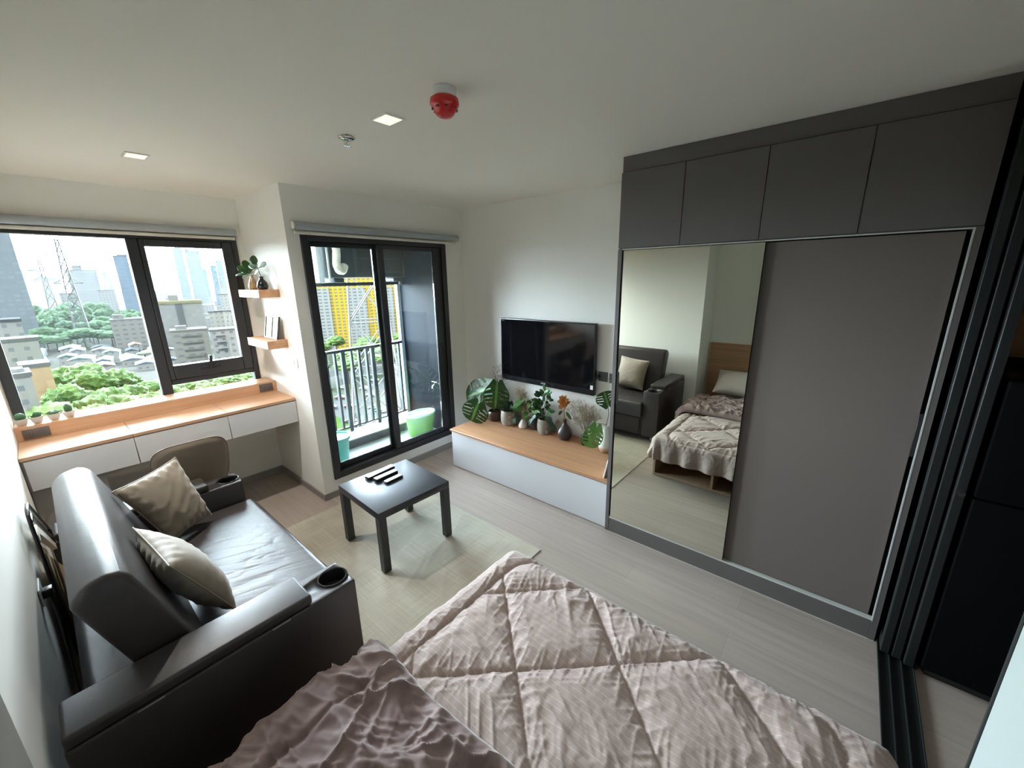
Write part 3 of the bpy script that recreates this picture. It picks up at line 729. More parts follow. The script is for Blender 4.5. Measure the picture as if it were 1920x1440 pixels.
c = (3.168, 1.610, Z0)
t = thing('bottle_vase', 'round dark brown bottle vase with an orange dried flower', 'vase', c)
b = B(); lathe(b, [(.030, 0), (.048, .006), (.066, .038), (.069, .066), (.060, .098), (.036, .130), (.019, .152), (.016, .180), (.020, .193), (.014, .190)], c, 30); part('vase', b, dark_vase, t)
b = B(); tube(b, [(c[0], c[1], c[2]+.10), (c[0], c[1]+.004, c[2]+.20), (c[0]-.004, c[1]+.012, c[2]+.29)], .006, 6); part('stem', b, dry_m, t)
rnd = random.Random(41); b = B(); hc = Vector((c[0]-.005, c[1]+.015, c[2]+.335))
for i in range(90):
    a = rnd.uniform(0, 2*pi); e = rnd.uniform(-.1, 1.6); d = Vector((math.cos(a)*.7, math.sin(a)*.8, e)).normalized()
    q = hc+d*.010+Vector((0, rnd.uniform(-.018, .018), rnd.uniform(-.05, .035))); leaf(b, q, q+d*rnd.uniform(.034, .062), (d.y*.3-.6, -.6, .4), .015, nt=5, nq=2, droop=-.1, cup=.4)
shell(part('petals', b, orange_m, t))
b = B(); leaf(b, (c[0], c[1]-.01, c[2]+.27), (c[0]-.02, c[1]-.075, c[2]+.215), (-.8, 0, .6), .028, nt=6, nq=2); shell(part('leaf', b, leaf_dark, t)); b = B(); leaf(b, (c[0], c[1]+.03, c[2]+.27), (c[0]-.02, c[1]+.06, c[2]+.23), (-.8, 0, .6), .03, nt=6, nq=2); shell(part('leaf', b, leaf_dark, t))

c = (3.172, 1.402, Z0)
t = thing('dried_bouquet', 'wide airy spray of dried pale flowers in a black vase', 'dried flowers', c)
b = B(); lathe(b, [(.028, 0), (.031, .004), (.031, .09), (.026, .10), (.022, .098)], c, 22); part('vase', b, black_vase, t)
b = B(); sprays(b, (c[0], c[1], c[2]+.085), 60, .30, .17, lean=(-.01, .015), seed=9, bud=.0030, branch=7, r=.0010); part('foliage', b, [dry_g, M('pale dried florets', (.36, .29, .20), .9)], t)

c = (3.150, 1.190, Z0)
t = thing('glazed_vase', 'white glazed vase with sandy base and two monstera leaves beside wardrobe', 'vase', c)
b = B(); lathe(b, [(.030, 0), (.044, .004), (.058, .035), (.060, .065), (.050, .105), (.034, .145), (.027, .18), (.026, .215), (.032, .238), (.026, .236)], c, 30)
gm = M('white and sand glaze', (.66, .68, .62), .22, coat=.4)
nt_ = gm.node_tree; tc = nt_.nodes.new('ShaderNodeTexCoord'); sp = nt_.nodes.new('ShaderNodeSeparateXYZ'); nt_.links.new(tc.outputs['Object'], sp.inputs[0])
ns = nt_.nodes.new('ShaderNodeTexNoise'); ns.inputs['Scale'].default_value = 25; nt_.links.new(tc.outputs['Object'], ns.inputs['Vector'])
ad = nt_.nodes.new('ShaderNodeMath'); ad.operation = 'MULTIPLY_ADD'; ad.inputs[1].default_value = .03; nt_.links.new(ns.outputs[0], ad.inputs[0]); nt_.links.new(sp.outputs[2], ad.inputs[2])
mr = nt_.nodes.new('ShaderNodeMapRange'); mr.inputs[1].default_value = .045; mr.inputs[2].default_value = .075; nt_.links.new(ad.outputs[0], mr.inputs[0])
mx = nt_.nodes.new('ShaderNodeMix'); mx.data_type = 'RGBA'; mx.inputs[6].default_value = (.40, .27, .16, 1); mx.inputs[7].default_value = (.66, .69, .62, 1); nt_.links.new(mr.outputs[0], mx.inputs[0]); nt_.links.new(mx.outputs[2], nt_.nodes['Principled BSDF'].inputs['Base Color'])
part('vase', b, gm, t)
mleaf(t, (3.01, 1.212, .650), (2.98, 1.258, .468), (-.80, -.50, .30), .17, leaf_lite)
mleaf(t, (3.10, 1.158, .832), (3.08, 1.190, .945), (-.80, -.50, .1), .17, leaf_dark, droop=.02)
b = B(); m0 = (c[0], c[1], c[2]+.12); tube(b, [m0, (c[0], c[1]+.005, c[2]+.245), (3.10, 1.235, .655), (3.04, 1.225, .672), (3.01, 1.212, .650)], .0025, 6); part('petiole', b, stem_d, t)
b = B(); tube(b, [m0, (c[0], c[1], c[2]+.25), (3.135, 1.166, .74), (3.10, 1.158, .832)], .0025, 6); part('petiole', b, stem_d, t)

# ------------------------------------------------------------------ ceiling fixtures
def downlight(x, y, sx, sy, label):
    t = thing('downlight', label, 'ceiling light', (x, y, H))
    b = B(); w = .010
    for a in ((x-sx/2-w, x+sx/2+w, y-sy/2-w, y-sy/2), (x-sx/2-w, x+sx/2+w, y+sy/2, y+sy/2+w), (x-sx/2-w, x-sx/2, y-sy/2, y+sy/2), (x+sx/2, x+sx/2+w, y-sy/2, y+sy/2)): box(b, a[0], a[1], a[2], a[3], H-.006, H-.0005)
    part('trim_ring', b, white_pl, t)
    b = B(); box(b, x-sx/2, x+sx/2, y-sy/2, y+sy/2, H-.004, H-.001); part('lens', b, lamp_m, t)
def beam(x, y, watts):
    l = bpy.data.lights.new('downlight_beam', 'SPOT'); l.energy = watts; l.spot_size = math.radians(125); l.spot_blend = .8; l.shadow_soft_size = .045; l.color = (1, .95, .87)
    o = bpy.data.objects.new('downlight_beam', l); COL.objects.link(o); o.location = (x, y, H-.012)
for lx, ly, lw in ((1.425, 1.447, 4), (.790, 2.890, 34), (1.425, .05, 5)): beam(lx, ly, lw)
downlight(1.425, 1.447, .085, .10, 'lit square downlight between the fire alarm and the sprinkler')
downlight(.790, 2.890, .085, .10, 'lit square downlight near the desk window')
downlight(1.425, .05, .085, .10, 'lit square downlight over the bed')
t = thing('fire_alarm', 'red fire alarm sounder on a white round base on the ceiling', 'fire alarm', (1.40, 1.045, H))
c = (1.40, 1.045, H)
b = B(); lathe(b, [(.043, 0), (.047, -.004), (.046, -.030), (.041, -.034)], c, 32); part('base', b, white_pl, t)
b = B(); lathe(b, [(.040, -.032), (.053, -.036), (.055, -.052), (.049, -.062), (.034, -.085), (.026, -.092), (.010, -.094), (.001, -.094)], c, 32); sd_ = part('sounder', b, red_pl, t)
b = B()
for k in range(8):
    a = 2*pi*k/8+.2; rotbox(b, (c[0]+.0455*math.cos(a), c[1]+.0455*math.sin(a), c[2]-.0695), (.006, .014, .006), rz=a, ry=.6, bev=.001, seg=1)
part('vent_slot', b, M('dark red', (.16, .008, .006), .5), sd_)
t = thing('sprinkler', 'chrome fire sprinkler head on the ceiling', 'sprinkler', (1.418, 1.79, H))
c = (1.418, 1.79, H)
b = B(); lathe(b, [(.040, 0), (.039, -.006), (.030, -.012), (.012, -.013)], c, 28); part('escutcheon', b, chrome, t)
b = B(); lathe(b, [(.008, -.012), (.008, -.022), (.004, -.024), (.004, -.040), (.007, -.041), (.003, -.043)], c, 16); part('bulb_body', b, chrome, t)
b = B()
for s in (-1, 1): tube(b, [(c[0]+s*.010, c[1], c[2]-.012), (c[0]+s*.014, c[1], c[2]-.028), (c[0]+s*.004, c[1], c[2]-.043)], .002, 6)
part('yoke_arm', b, chrome, t)
b = B(); lathe(b, [(.017, -.043), (.018, -.0445), (.004, -.046)], c, 18); part('deflector', b, chrome, t)

# ------------------------------------------------------------------ rug
n, m = 110, 120
xs = np.linspace(.87, 2.19, n); yv = np.linspace(1.17, 2.85, m); X, Y = np.meshgrid(xs, yv, indexing='ij')
rot = 0
Zr = .005+.0015*fbm(X*6, Y*6, 3)
for (px, py, ang, ln, amp) in ((1.85, 1.78, .45, .42, .0045), (1.45, 1.65, .6, .30, .003), (1.62, 1.30, 2.2, .20, .003), (1.25, 2.1, .3, .3, .003), (1.9, 1.45, .2, .22, .003), (1.70, 1.95, .45, .3, .003), (1.6, 1.50, .9, .3, .003)):
    c_, s_ = math.cos(ang), math.sin(ang); u = (X-px)*c_+(Y-py)*s_; v = -(X-px)*s_+(Y-py)*c_
    v = v + .02*np.sin(u*9)
    Zr = Zr+amp*np.exp(-(v/.010)**2)*np.clip(1-(u/ln)**2, 0, 1)
P = np.dstack([X, Y, Zr]); b = B(); vs = grid_mesh(b, P)
ring = [vs[i][0] for i in range(n)]+[vs[n-1][j] for j in range(1, m)]+[vs[i][m-1] for i in range(n-2, -1, -1)]+[vs[0][j] for j in range(m-2, 0, -1)]
low = [b.verts.new((v.co.x, v.co.y, .0008)) for v in ring]
for i in range(len(ring)): b.faces.new((ring[i], ring[(i+1) % len(ring)], low[(i+1) % len(ring)], low[i]))
single('rug', 'creased woven beige rug under the black coffee table', 'rug', b, rug_m, (1.5, 2.0, 0))

# ------------------------------------------------------------------ coffee table and remotes
TX, TY, TR, TL = 1.3627, 1.8041, -.0478, .55
def tp(dx, dy, z=0): return (TX+math.cos(TR)*dx-math.sin(TR)*dy, TY+math.sin(TR)*dx+math.cos(TR)*dy, z)
t = thing('coffee_table', 'square black coffee table holding three remotes on the rug', 'table', tp(TL/2, TL/2, 0))
b = B(); rotbox(b, tp(TL/2, TL/2, .425), (TL, TL, .05), TR, bev=.002, seg=2); part('tabletop', b, black_m, t)
for dx in (.025, TL-.025):
    for dy in (.025, TL-.025):
        b = B(); rotbox(b, tp(dx, dy, .2065), (.05, .05, .387), TR, bev=.0015, seg=1); part('leg', b, black_m, t)
def remote(p0, p1, w, h, bodym, topm, label, keys):
    p0, p1 = Vector((*p0, .45)), Vector((*p1, .45)); d = p1-p0; L = d.length; rz = math.atan2(d.y, d.x); cc = (p0+p1)/2
    t = thing('remote_control', label, 'remote control', (cc.x, cc.y, .45))
    b = B(); rotbox(b, (cc.x, cc.y, .45+h*.45), (L, w, h*.9), rz, bev=.004); part('casing', b, bodym, t)
    b = B(); rotbox(b, (cc.x, cc.y, .45+h*.95), (L-.004, w-.005, h*.14), rz, bev=.0015, seg=1); fp = part('face_plate', b, topm, t)
    b = B(); ux, uy = math.cos(rz), math.sin(rz)
    for (fa, fb_, kl, kw) in keys:
        q = (cc.x+ux*L*fa-uy*w*fb_, cc.y+uy*L*fa+ux*w*fb_, .45+h*1.04); rotbox(b, q, (kl, kw, .002), rz)
    part('button', b, MATS['grey plastic'], fp)
ks = [(-.05+.09*k, q, .010, .009) for k in range(5) for q in (-.25, 0, .25)]+[(-.30, .0, .03, .024), (-.17, -.2, .012, .010)]
remote((1.555, 2.258), (1.785, 2.275), .050, .024, black_pl, silver_pl, 'long black remote with silver face, nearest the balcony', ks)
remote((1.575, 2.182), (1.755, 2.186), .045, .026, black_pl, white_pl, 'white-faced remote in the middle of the three', [(-.2+.11*k, 0, .007, .006) for k in range(5)])
remote((1.605, 2.102), (1.745, 2.108), .040, .018, black_pl, white_pl, 'small short white remote, nearest the bed', [(-.25+.12*k, q, .005, .004) for k in range(5) for q in (-.2, .2)])

# ------------------------------------------------------------------ sofa
SX0, SX1 = .085, .905
t = thing('sofa', 'dark brown leather two-seat recliner sofa with cup holders against left wall', 'sofa', (.5, 2.0, 0))
b = B(); box(b, SX0+.02, .895, 1.402, 2.633, .07, .298, .01); part('base', b, leather, t)
b = B(); box(b, .896, .922, 1.425, 2.61, .10, .285, .010); part('drawer_front', b, leather, t)
# seat cushion with wrinkled top
n, m = 150, 220
u = np.linspace(-1, 1, n); v = np.linspace(-1, 1, m); U, V = np.meshgrid(u, v, indexing='ij')
sx0, sx1, sy0, sy1 = SX0, .948, 1.404, 2.631
X = (sx0+sx1)/2+(sx1-sx0)/2*U; Y = (sy0+sy1)/2+(sy1-sy0)/2*V
edge = np.minimum(1-np.abs(U), 1e9)*(sx1-sx0)/2; edgey = (1-np.abs(V))*(sy1-sy0)/2
def rnd_edge(e, r): return r-np.sqrt(np.clip(r*r-np.clip(r-e, 0, r)**2, 0, None))
Zs = .462-rnd_edge(edge, .035)-rnd_edge(edgey, .02)+.010*(1-U**2)*(1-V**2)
mask = np.exp(-(((X-.68)/.20)**2+((Y-1.92)/.33)**2))
Zs = Zs-mask*(.0042*ridge(X, Y, 1.25-pi/2, 3.5, 26, 4, 7, .4)+.0030*ridge(X, Y, 1.05-pi/2, 4, 34, 9, 8, .4))-.004*mask+.003*fbm(X*5, Y*5, 2)
P = np.dstack([X, Y, Zs]); b = B(); vs = grid_mesh(b, P)
ring = [vs[i][0] for i in range(n)]+[vs[n-1][j] for j in range(1, m)]+[vs[i][m-1] for i in range(n-2, -1, -1)]+[vs[0][j] for j in range(m-2, 0, -1)]
low = [b.verts.new((v_.co.x, v_.co.y, .300)) for v_ in ring]
for i in range(len(ring)): b.faces.new((ring[i], ring[(i+1) % len(ring)], low[(i+1) % len(ring)], low[i]))
b.faces.new(low); part('seat_cushion', b, leather, t, ang=60)
# reclined backrest
b = B(); prism(b, [(.128, .905), (.168, .955), (.236, .968), (.272, .945), (.436, .468), (.27, .462)], 'y', 1.412, 2.622, bev=.022, seg=3)
part('backrest', b, leather, t, ang=60)
def cut_hole(ob, b2):
    me2 = finish('cutter', b2, leather, ORG[ob], False); cu = bpy.data.objects.new('cutter', me2); COL.objects.link(cu)
    cu.parent = ob.parent
    md = ob.modifiers.new('hole', 'BOOLEAN'); md.operation = 'DIFFERENCE'; md.object = cu; md.solver = 'EXACT'
    bpy.context.view_layer.update(); dg = bpy.context.evaluated_depsgraph_get()
    me = bpy.data.meshes.new_from_object(ob.evaluated_get(dg)); ob.modifiers.clear(); ob.data = me
    bpy.data.objects.remove(cu)
for (ya, yb, s) in ((1.225, 1.401, 1), (2.634, 2.803, -1)):
    b = B(); box(b, SX0-.035 if s == 1 else SX0, SX1, ya, yb, .07, .598, .008, 3); arm = part('armrest', b, leather, t)
    cx, cy = .848, (ya+yb)/2 + (.0 if s == 1 else 0)
    b2 = B(); lathe(b2, [(.0545, .535), (.0545, .70)], (cx, cy, 0), 40); cut_hole(arm, b2)
    b = B(); lathe(b, [(.0541, .537), (.0541, .5982), (.0605, .5984), (.0612, .6010), (.0590, .6036), (.0550, .6036), (.0528, .6005), (.0515, .590), (.0505, .541), (.001, .540), (.001, .537)], (cx, cy, 0), 40)
    part('cup_holder', b, M('black gloss cup', (.018, .018, .02), .16, spec=.8) if 'black gloss cup' not in MATS else MATS['black gloss cup'], arm)
    b = B(); box(b, SX0-.033 if s == 1 else SX0+.002, .728, ya+.003, yb-.003, .5985, .642, .012, 4); lid = part('armrest_lid', b, leather, arm)
    for hx in (.232, .608):
        b = B(); yy = ya-.0015 if s == 1 else yb-.0005; box(b, hx-.032, hx+.032, yy, yy+.002, .5925, .5975); part('hinge', b, alu, arm)
for fx in (.15, .80):
    for fy in (1.31, 2.72):
        b = B(); lathe(b, [(.020, 0), (.022, .07)], (fx, fy, 0), 16); part('foot', b, alu, t)

def cushion(name, label, c00, c10, c11, c01, th, mat, seed, puff_dir=None):
    """square cushion from four corners; bilinear, pinched edges, puffed both sides"""
    n = 34
    u = np.linspace(-1, 1, n); U, V = np.meshgrid(u, u, indexing='ij')
    C = [np.array(q, float) for q in (c00, c10, c11, c01)]
    pinch = .06
    Up = U*(1-pinch*(1-V**2)*np.abs(U)**3); Vp = V*(1-pinch*(1-U**2)*np.abs(V)**3)
    s = (Up+1)/2; q = (Vp+1)/2
    base = ((1-s)*(1-q))[..., None]*C[0]+(s*(1-q))[..., None]*C[1]+(s*q)[..., None]*C[2]+((1-s)*q)[..., None]*C[3]
    nrm = np.cross(C[1]-C[0], C[3]-C[0]); nrm = nrm/np.linalg.norm(nrm)
    T = th/2*((1-np.abs(U)**2.6)*(1-np.abs(V)**2.6))**.62
    wr = .007*(ridge(U*.2, V*.2, .6, 6, 26, seed, 3)-.3)+.010*(fbm(U*2, V*2, seed)-.45)
    rim = 1-np.maximum(np.abs(U), np.abs(V)); wr = wr*np.clip(rim*6, 0, 1)
    wr = wr+.005*np.sin(22*np.where(np.abs(U) > np.abs(V), V, U)+3*fbm(U*3, V*3, seed+3))*np.exp(-((rim-.16)/.10)**2)
    b = B()
    A = grid_mesh(b, base+nrm*(T+wr)[..., None]); 
    D_ = grid_mesh(b, (base-nrm*(T+wr*.5)[..., None])[:, ::-1])
    bmesh.ops.remove_doubles(b, verts=b.verts, dist=.0006)
    t = thing(name, label, 'cushion', tuple(sum(C)/4))
    part('cover', b, mat, t, ang=80)
    b = B(); idx = [(i, 0) for i in range(n)]+[(n-1, j) for j in range(1, n)]+[(i, n-1) for i in range(n-2, -1, -1)]+[(0, j) for j in range(n-2, 0, -1)]
    tube(b, [base[i, j] for i, j in idx], .0032, 6, closed=True); part('piping', b, mat, t)
    return t
cushion('throw_cushion', 'tan square cushion standing against the far sofa arm', (.475, 2.375, .498), (.69, 2.505, .508), (.612, 2.650, .866), (.318, 2.455, .842), .135, cush_m, 5)
cushion('throw_cushion', 'tan square cushion leaning on the backrest near the bed', (.518, 1.94, .502), (.545, 1.560, .502), (.378, 1.560, .830), (.332, 1.945, .852), .150, cush_m, 9)

# folded chair behind sofa, socket and cord on left wall
t = thing('folded_chair', 'black-framed folding wooden chair folded flat between left wall and sofa', 'folding chair', (.05, 2.6, 0))
b = B(); tube(b, [(.052, 2.375, .006), (.052, 2.372, .83), (.052, 2.385, .872), (.052, 2.42, .888), (.052, 2.50, .886), (.052, 3.12, .49)], .007, 10); part('leg_frame', b, black_pl, t)
b = B(); tube(b, [(.052, 2.40, .835), (.052, 2.47, .843), (.052, 3.12, .43)], .008, 10); part('crossbar', b, black_pl, t)
b = B(); prism(b, [(2.40, .765), (2.47, .79), (3.10, .40), (3.10, .36), (2.47, .74), (2.40, .725)], 'x', .040, .060, bev=.002, seg=1); part('back_slat', b, cream_m, t)
b = B(); prism(b, [(2.42, .66), (3.08, .25), (3.08, .02), (2.42, .06)], 'x', .040, .062, bev=.002, seg=1); part('seat_board', b, M('tan plywood', (.42, .31, .17), .5), t)
b = B(); tube(b, [(.052, 3.11, .485), (.052, 3.12, .006)], .011, 10); part('leg_frame', b, black_pl, t)
t = thing('power_socket', 'white socket on the left wall low behind the sofa', 'socket', (XL, 2.24, .34))
b = B(); box(b, XL+.0005, XL+.008, 2.17, 2.29, .54, .62, .003); part('cover_plate', b, white_pl, t)
b = B(); box(b, XL+.008, XL+.04, 2.19, 2.23, .56, .60, .005); tube(b, [(XL+.03, 2.20, .56), (XL+.03, 2.17, .45), (XL+.028, 2.0, .2), (XL+.03, 1.7, .02)], .004, 8); part('plug', b, black_pl, t)

# ------------------------------------------------------------------ desk chair
t = thing('desk_chair', 'tan leather desk chair with its rounded back to the sofa', 'chair', (.74, 3.05, 0))
n, m = 22, 22; u = np.linspace(-1, 1, n); U, V = np.meshgrid(u, u, indexing='ij')
w = .205; pw = 3.6
R_ = (np.abs(U)**pw+np.abs(V)**pw)**(1/pw); mx_ = np.maximum(np.abs(U), np.abs(V)); f = np.where(R_ > 0, mx_/np.maximum(R_, 1e-6), 1)
Xs = .735+w*U*f*(1+.06*V*f); Zs_ = .652+.195*V*f; Ys = 2.985+.05*(V*f)*0+.030*(Zs_-.65)*0-.055*(U*f)**2*-1
Ys = 2.960+.045*(U*f)**2*1.0-.10*(Zs_-.65)*-0.0
sh = -.16*(Zs_-.652)
th = .022*(1-(mx_)**6)**.5
b = B(); back = np.dstack([Xs, Ys-th+sh*-1*-1, Zs_]); front = np.dstack([Xs, Ys+th+sh, Zs_])
grid_mesh(b, back); grid_mesh(b, front[:, ::-1]); bmesh.ops.remove_doubles(b, verts=b.verts, dist=.0005); part('backrest', b, chair_m, t, ang=70)
b = B(); idx = [(i, 0) for i in range(n)]+[(n-1, j) for j in range(1, m)]+[(i, m-1) for i in range(n-2, -1, -1)]+[(0, j) for j in range(m-2, 0, -1)]
tube(b, [(back[i, j]+front[i, j])/2 for i, j in idx], .0032, 6, closed=True); part('piping', b, chair_m, t)
b = B(); box(b, .53, .94, 3.00, 3.31, .44, .50, .025, 3); part('seat', b, chair_m, t)
b = B(); box(b, .70, .77, 2.962, 2.985, .42, .56, .004); box(b, .70, .77, 2.985, 3.16, .41, .44, .004); part('back_bracket', b, black_pl, t)
b = B(); lathe(b, [(.028, .09), (.028, .41)], (.735, 3.15, 0), 18); part('gas_column', b, chrome, t)
for k in range(5):
    a = 2*pi*k/5+.3; b = B(); tube(b, [(.735, 3.15, .10), (.735+.20*math.cos(a), 3.15+.16*math.sin(a), .065)], [.022, .014], 8); lg = part('base_arm', b, black_pl, t)
    b = B(); lathe(b, [(.026, -.012), (.028, 0), (.026, .012)], (.735+.20*math.cos(a), 3.15+.16*math.sin(a), .029), 16, axis='y'); part('caster', b, black_pl, lg)

# ------------------------------------------------------------------ bed
t = thing('bed_frame', 'oak bed frame with open storage base and tall headboard', 'bed', (.6, .23, 0))
for y in (.980, .470, -.040, -.520):
    b = B(); box(b, -.375, 1.60, y-.010, y+.010, .022, .22, .001, 1); part('side_board', b, oak_bed, t)
b = B(); box(b, -.375, 1.60, -.53, .99, .002, .022, .001, 1); part('bottom_board', b, oak_bed, t)
b = B(); box(b, -.375, 1.59, -.53, .99, .22, .245, .001, 1); part('platform', b, oak_bed, t)
b = B(); box(b, -.418, -.380, -.56, 1.075, 0, 1.005, .003, 1); part('headboard', b, oak_h, t)
b = B(); box(b, .45, .47, -.51, .97, .022, .22); part('back_board', b, oak_bed, t)
MTX = 1.60
t = thing('mattress', 'mattress in a dark brown sheet on the oak bed', 'mattress', (.6, .23, .246))
b = B(); box(b, -.374, MTX-.02, -.505, .935, .247, .392, .035, 4); part('sheet', b, sheet_m, t)

def sdf_rr(X, Y, x0, x1, y0, y1, r):
    cx, cy = (x0+x1)/2, (y0+y1)/2; qx = np.abs(X-cx)-(x1-x0)/2+r; qy = np.abs(Y-cy)-(y1-y0)/2+r
    return np.minimum(np.maximum(qx, qy), 0)+np.hypot(np.maximum(qx, 0), np.maximum(qy, 0))-r

# duvet: top sheet and drapes from one cloth
EX, EY0, EY1, ZT, RB, DROP = 1.635, -.500, .945, .402, .050, .215
x_start = .62
st = .0052
us = np.concatenate([np.arange(x_start, EX, st), EX+np.linspace(0, DROP+.02, 34)])
vsn = np.concatenate([EY0-np.linspace(.12, 0, 20, endpoint=False), np.arange(EY0, EY1, st), EY1+np.linspace(0, DROP, 32)])
U, V = np.meshgrid(us, vsn, indexing='ij')
def quilt(U, V):
    s = (U-1.135)/.267; q = (V-.52)/.285
    d1 = np.abs(((s+q)/2+.5) % 1-.5)*2/5.13; d2 = np.abs(((s-q)/2+.5) % 1-.5)*2/5.13
    sd = sdf_rr(U, V, -.6, 1.672, -.435, .885, .14)
    db = np.abs(sd); d = np.where(sd < 0, np.minimum(np.minimum(d1, d2), db), db)
    seam = np.exp(-(d/.0046)**2); puff = 1-np.exp(-(d/.045)**1.3)
    return d, seam, puff, sd
d, seam, puff, sd = quilt(U, V)
lowm = fbm(U*2.6, V*2.6, 40, 3)
h = np.where(sd < 0, .022*puff-.009*seam, .010*(1-np.exp(-(d/.016)**1.3))-.009*seam)
wmask = np.clip((fbm(U*3.2+7, V*3.2, 50, 2)-.30)*3.2, 0, 1); wm2 = np.clip((fbm(U*4+1, V*4+9, 55, 2)-.33)*4, 0, 1)
near = np.exp(-(d/.07)**2)
h = h+.007*wmask*ridge(U, V, .70, 5, 26, 61, 5, .7)+.0040*wm2*ridge(U, V, 1.35, 4, 22, 67, 5, .7)+.006*near*ridge(U, V, .2, 7, 40, 71, 3.5, .8)+.006*near*ridge(U, V, 2.3, 7, 44, 77, 3.5)
h = h+.0022*wm2*ridge(U, V, 1.0, 7, 45, 79, 4, .6)+.007*np.clip((fbm(U*2+3, V*2+5, 57, 2)-.38)*5, 0, 1)*ridge(U, V, .9, 1.6, 9, 83, 9, .5)+.010*(lowm-.45)+.004*(fbm(U*30, V*30, 90, 3)-.45)
h = h+.010*np.exp(-((U-1.02)/.16)**2)*ridge(U, V, 1.2, 3, 12, 81, 2.5)
ex = np.clip(U-EX, 0, None); eyp = np.clip(V-EY1, 0, None); eyn = np.clip(EY0-V, 0, None); ey = eyp+eyn; sg = np.where(V > EY1, 1.0, -1.0)
e = np.maximum(ex, ey); ang = np.arctan2(ey, np.maximum(ex, 1e-9)); both = (ex > 0) & (ey > 0)
dirx = np.where(ey <= 0, 1.0, np.where(ex <= 0, 0.0, np.cos(ang))); diry = np.where(ex <= 0, 1.0, np.where(ey <= 0, 0.0, np.sin(ang)))
arc = RB*pi/2
th = np.clip(e/RB, 0, pi/2); out = np.where(e < arc, RB*np.sin(th), RB+(e-arc)*.10); dn = np.where(e < arc, RB*(1-np.cos(th)), RB+(e-arc)*.985)
# gathers on the hanging part
per = np.where(ex > 0, V, U)*1.0
gath = np.clip((e-.03)/.16, 0, 1)
out = out+gath*(.016*np.sin(per*38+4*fbm(per*4, per*0+1, 3))+.010*(fbm(per*9, e*3, 14)-.4))*np.where(V < EY0, .35, 1.0)
out = out+np.where(both & (V < EY0), .05*gath, 0)
X = np.minimum(U, EX)+dirx*out; Y = np.clip(V, EY0, EY1)+sg*diry*out; Z = ZT+.006-dn
nx = dirx*np.sin(th); ny = sg*diry*np.sin(th); nz = np.cos(th)
hh = np.where(e > 0, h*.75, h)
X = X+nx*hh; Y = Y+ny*hh; Z = Z+nz*hh+.004
Z = np.maximum(Z, .03)
Y = np.maximum(Y, np.where(X < 1.40, -.594, -.70))
dv = thing('duvet', 'quilted pinkish beige duvet with diamond stitching spread over the bed', 'duvet', (1.1, .2, .40))
b = B(); grid_mesh(b, np.dstack([X, Y, Z]), uv=np.dstack([U, V]))
o = part('quilted_cover', b, duvet_m, dv, ang=180); md = o.modifiers.new('thickness', 'SOLIDIFY'); md.thickness = .008; md.offset = -1

# folded-back end of the duvet: brown velvet reverse
fu = np.concatenate([[0, .006, .012, .018], np.linspace(.024, .62, 120)])   # distance from the fold edge towards the head
vsn = np.concatenate([EY0-np.linspace(.095, 0, 14, endpoint=False), np.arange(EY0, EY1-.02, .0062), EY1-.02+np.linspace(0, .235, 44)])
FU, V = np.meshgrid(fu, vsn, indexing='ij')
edge_x = .872+.012*np.sin(V*7)+.016*(fbm(V*6, V*0, 5)-.45)
U = edge_x-FU
roll = np.clip(FU/.03, 0, 1); lift = .040*np.sqrt(np.clip(1-(1-roll)**2, 0, 1))+.004
cxk, cyk = .62, .60
ph = np.arctan2(V-cyk, U-cxk); rr = np.hypot(V-cyk, U-cxk)
rad = (1-np.abs(2*vnoise(ph*4.2+9, rr*3, 12)-1))**2.2*np.exp(-(rr/.34)**2)
h = .010*rad*np.clip(rr/.12, 0, 1)+.018*ridge(U, V, -.75, 3.2, 11, 21, 2.2, 1.0)+.013*ridge(U, V, .5, 4, 17, 25, 2.6, 1.0)+.009*ridge(U, V, 1.5, 5, 22, 33, 2.6, 1.0)+.006*ridge(U, V, 2.2, 7, 38, 35, 3, .8)+.008*(fbm(U*20, V*20, 28, 3)-.45)
seamd = np.abs(sdf_rr(U, V, .05, 2.0, -.8, .86, .16)); h = h-.010*np.exp(-(seamd/.010)**2)
h = 1.35*h*np.clip(FU/.05, .15, 1)
E1 = EY1-.015
eyp = np.clip(V-E1, 0, None); eyn = np.clip(EY0-V, 0, None); e = eyp+eyn; sg = np.where(V > 0, 1.0, -1.0)
RBb = .075; arc = RBb*pi/2
th = np.clip(e/RBb, 0, pi/2); out = np.where(e < arc, RBb*np.sin(th), RBb+(e-arc)*.12); dn = np.where(e < arc, RBb*(1-np.cos(th)), RBb+(e-arc)*.98)
out = out+np.clip(e/.12, 0, 1)*(.018*np.sin(U*30+3*fbm(U*5, U*0, 8)))*(V > 0)
X = U; Y = np.clip(V, EY0, E1)+sg*out*np.where(V < 0, .8, 1); Z = ZT+.030+lift-dn
Z = Z+np.cos(th)*h; Y = Y+sg*np.sin(th)*h*np.where(V < 0, .2, 1)
Y = np.clip(Y, -.594, 1.16)
b = B(); grid_mesh(b, np.dstack([X, Y, Z]))
o = part('folded_back_lining', b, velvet_m, dv, 'brown velvet underside of the duvet folded back', ang=180); md = o.modifiers.new('thickness', 'SOLIDIFY'); md.thickness = .008; md.offset = -1
cushion('pillow', 'beige pillow propped against the oak headboard, seen in the mirror', (.02, .905, .470), (.02, .42, .470), (-.25, .42, .70), (-.25, .905, .70), .15, pillow_m, 15)

